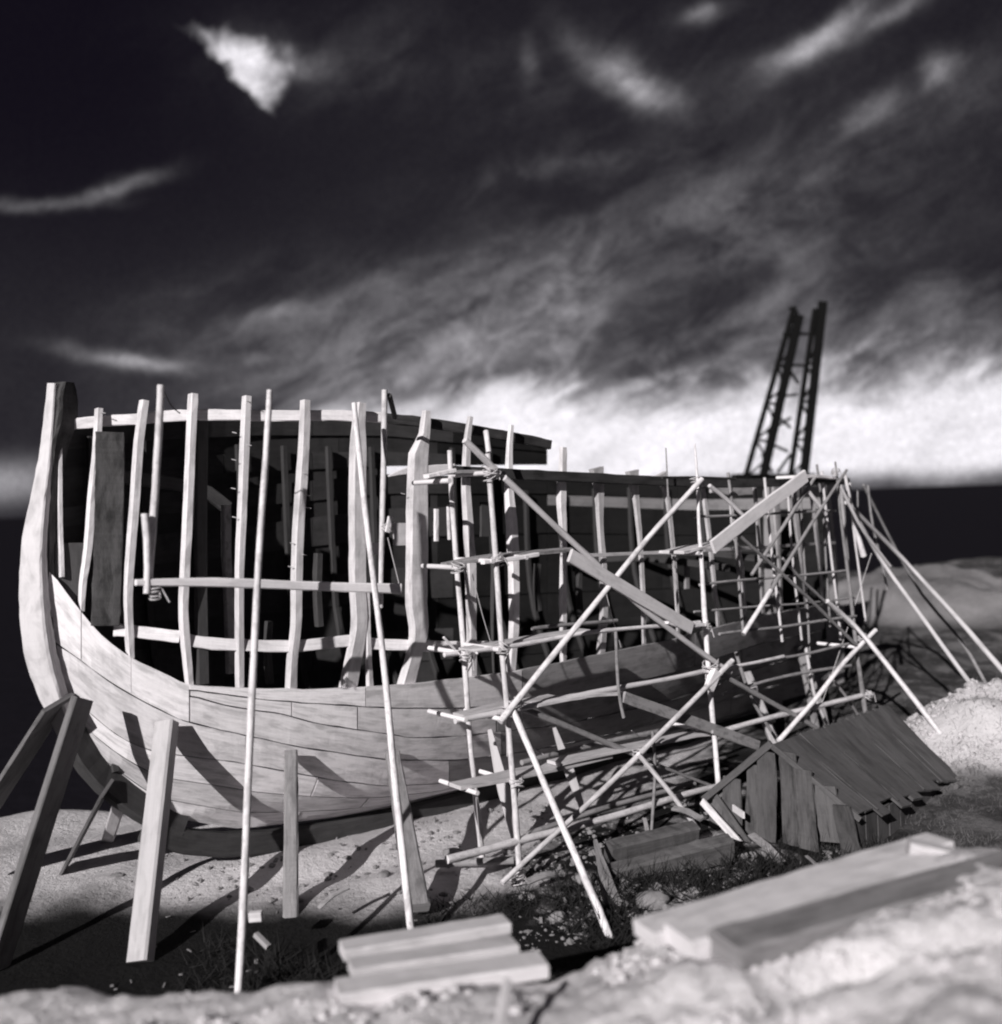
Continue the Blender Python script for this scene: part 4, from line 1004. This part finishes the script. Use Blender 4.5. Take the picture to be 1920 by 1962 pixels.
# ------------------------------------------------------------------ debris and brush (stuff)
def scatter(name, regions, count, lmin, lmax, wmin, wmax, mat, up, flat=False):
    vs = []; fs = []
    for _ in range(count):
        (x0, x1, y0, y1) = rnd.choice(regions)
        x = rnd.uniform(x0, x1); y = rnd.uniform(y0, y1)
        if mn.noise(Vector((x * .9, y * .9, 3))) < -0.15: continue
        z = height(x, y)
        L = rnd.uniform(lmin, lmax); w = rnd.uniform(wmin, wmax)
        a = rnd.uniform(0, 2 * math.pi); e = rnd.uniform(*up)
        d = Vector((math.cos(a) * math.cos(e), math.sin(a) * math.cos(e), math.sin(e)))
        sd2 = Vector((-math.sin(a), math.cos(a), 0)) * w; nn_ = d.cross(sd2).normalized() * w * (.25 if flat else 1)
        p = Vector((x, y, z + (.01 if flat else -.01))); b = len(vs)
        bend = Vector((rnd.uniform(-.2, .2), rnd.uniform(-.2, .2), -.05)) * L * .3
        if flat:
            for q in (p - sd2, p + sd2, p + sd2 + d * L, p - sd2 + d * L): vs.append(q)
            for q in (p - sd2, p + sd2, p + sd2 + d * L, p - sd2 + d * L): vs.append(q + Vector((0, 0, w * .5)))
            fs += [(b, b + 3, b + 2, b + 1), (b + 4, b + 5, b + 6, b + 7), (b, b + 1, b + 5, b + 4), (b + 1, b + 2, b + 6, b + 5), (b + 2, b + 3, b + 7, b + 6), (b + 3, b, b + 4, b + 7)]
        else:
            vs += [p + sd2, p - sd2 * .5 + nn_, p - sd2 * .5 - nn_]
            m_ = p + d * L * .5 + bend * .3
            vs += [m_ + sd2 * .7, m_ - sd2 * .4 + nn_ * .7, m_ - sd2 * .4 - nn_ * .7, p + d * L + bend]
            for k in range(3):
                k2 = (k + 1) % 3
                fs += [(b + k, b + k2, b + 3 + k2, b + 3 + k), (b + 3 + k, b + 3 + k2, b + 6)]
    o = link_mesh(name, vs, fs, mat, None); o['kind'] = 'stuff'; return o
tag(scatter('dry_brush', [(-1.2, 3.2, 9.3, 11.6), (-3.4, 1.0, 8.6, 10.9), (1.0, 4.6, 10.2, 12.6)], 9000, .08, .32, .002, .006, M['brush'], (.15, 1.2)), 'dark dry brush and twigs filling the ditch before the ship', 'brush')
tag(scatter('grass', [(3.5, 8.5, 9.0, 12.8), (5.2, 11, 12.5, 20)], 14000, .04, .14, .002, .005, plain('dry_grass', .12), (.5, 1.4)), 'dry dark grass on the slope behind the hut', 'grass')
tag(scatter('wood_chips', [(-1.2, 3.2, 9.4, 12.6), (-4.0, 0.6, 8.8, 13.5), (2, 5, 10.5, 12.6)], 420, .02, .08, .005, .02, M['chips'], (-.1, .5), True), 'pale wood chips littering the ground round the ship', 'wood chips')

def clods(name, regions, count, r0, r1, mat):
    vs = []; fs = []
    base = [Vector(v).normalized() for v in ((0, 0, 1), (.9, 0, .3), (.28, .85, .3), (-.72, .53, .3), (-.72, -.53, .3), (.28, -.85, .3), (.5, .5, -.6), (-.5, .5, -.6), (-.5, -.5, -.6), (.5, -.5, -.6))]
    tri = [(0, 1, 2), (0, 2, 3), (0, 3, 4), (0, 4, 5), (0, 5, 1), (1, 6, 2), (2, 6, 7), (2, 7, 3), (3, 7, 8), (3, 8, 4), (4, 8, 5), (5, 8, 9), (5, 9, 1), (1, 9, 6), (6, 9, 8), (6, 8, 7)]
    for _ in range(count):
        (x0, x1, y0, y1) = rnd.choice(regions); x = rnd.uniform(x0, x1); y = rnd.uniform(y0, y1)
        if mn.noise(Vector((x * 1.2, y * 1.2, 8))) < -0.05: continue
        r = r0 * (r1 / r0) ** (rnd.random() ** 2.2); p = Vector((x, y, height(x, y) + r * .15)); b = len(vs)
        sx_, sy_, sz_ = rnd.uniform(.7, 1.4), rnd.uniform(.7, 1.4), rnd.uniform(.5, .9)
        for q in base: vs.append(p + Vector((q.x * sx_, q.y * sy_, q.z * sz_)) * r * rnd.uniform(.75, 1.2))
        fs += [(b + i, b + j, b + k) for i, j, k in tri]
    o = link_mesh(name, vs, fs, mat, None); o['kind'] = 'stuff'; return o
tag(clods('rubble', [(-3.5, 4.0, 4.6, 7.2), (0.6, 4.2, 4.6, 6.8)], 5200, .006, .05, gm), 'clods and pebbles strewn over the near bank', 'rubble')
tag(clods('rubble', [(-0.5, 4.5, 9.3, 14.0), (-5, 3, 11.6, 15), (0, 4, 10, 12.6)], 3800, .008, .07, stm), 'stones and rubble strewn on the ground round the ship', 'rubble')
tag(clods('rubble', [(6.0, 9.0, 14.0, 17.0)], 3500, .012, .07, gm), 'rubble heap right of the hut', 'rubble')
tag(scatter('dry_brush', [(2.6, 4.6, 11.4, 12.8), (0.4, 3.6, 10.4, 12.0), (-2.6, -0.8, 9.6, 10.8)], 2600, .15, .5, .003, .008, M['brush'], (.3, 1.4)), 'taller dark weeds before the hut and among the timber props', 'brush')

for (a, b, w, lb) in (((1440, 1600, 12.6), (1500, 1655, 12.0), .10, 'grey splinter board lying before the hole in the hut gable'), ((1290, 1548, 13.2), (1345, 1570, 12.8), .08, 'thin grey lath slanting left of the hut'),
                      ((1235, 1568, 13.0), (1243, 1612, 12.7), .05, 'short upright peg under the lowest ledger'), ((610, 1740, 10.8), (668, 1700, 11.0), .05, 'grey stick in the scrub left of the second tall pole'),
                      ((1010, 1690, 11.6), (1080, 1672, 11.9), .08, 'dull board end in the scrub between the scaffold feet'), ((1545, 1640, 11.8), (1590, 1690, 11.2), .04, 'bent stick before the hut wall')):
    tag(sweep('offcut', [at_y(*a), (at_y(*a) + at_y(*b)) / 2 + Vector((0, 0, .03)), at_y(*b)], w, w * .4, (0, -.5, .9), M['pole_grey'], None, n=5, jit=.3), lb, 'offcut')
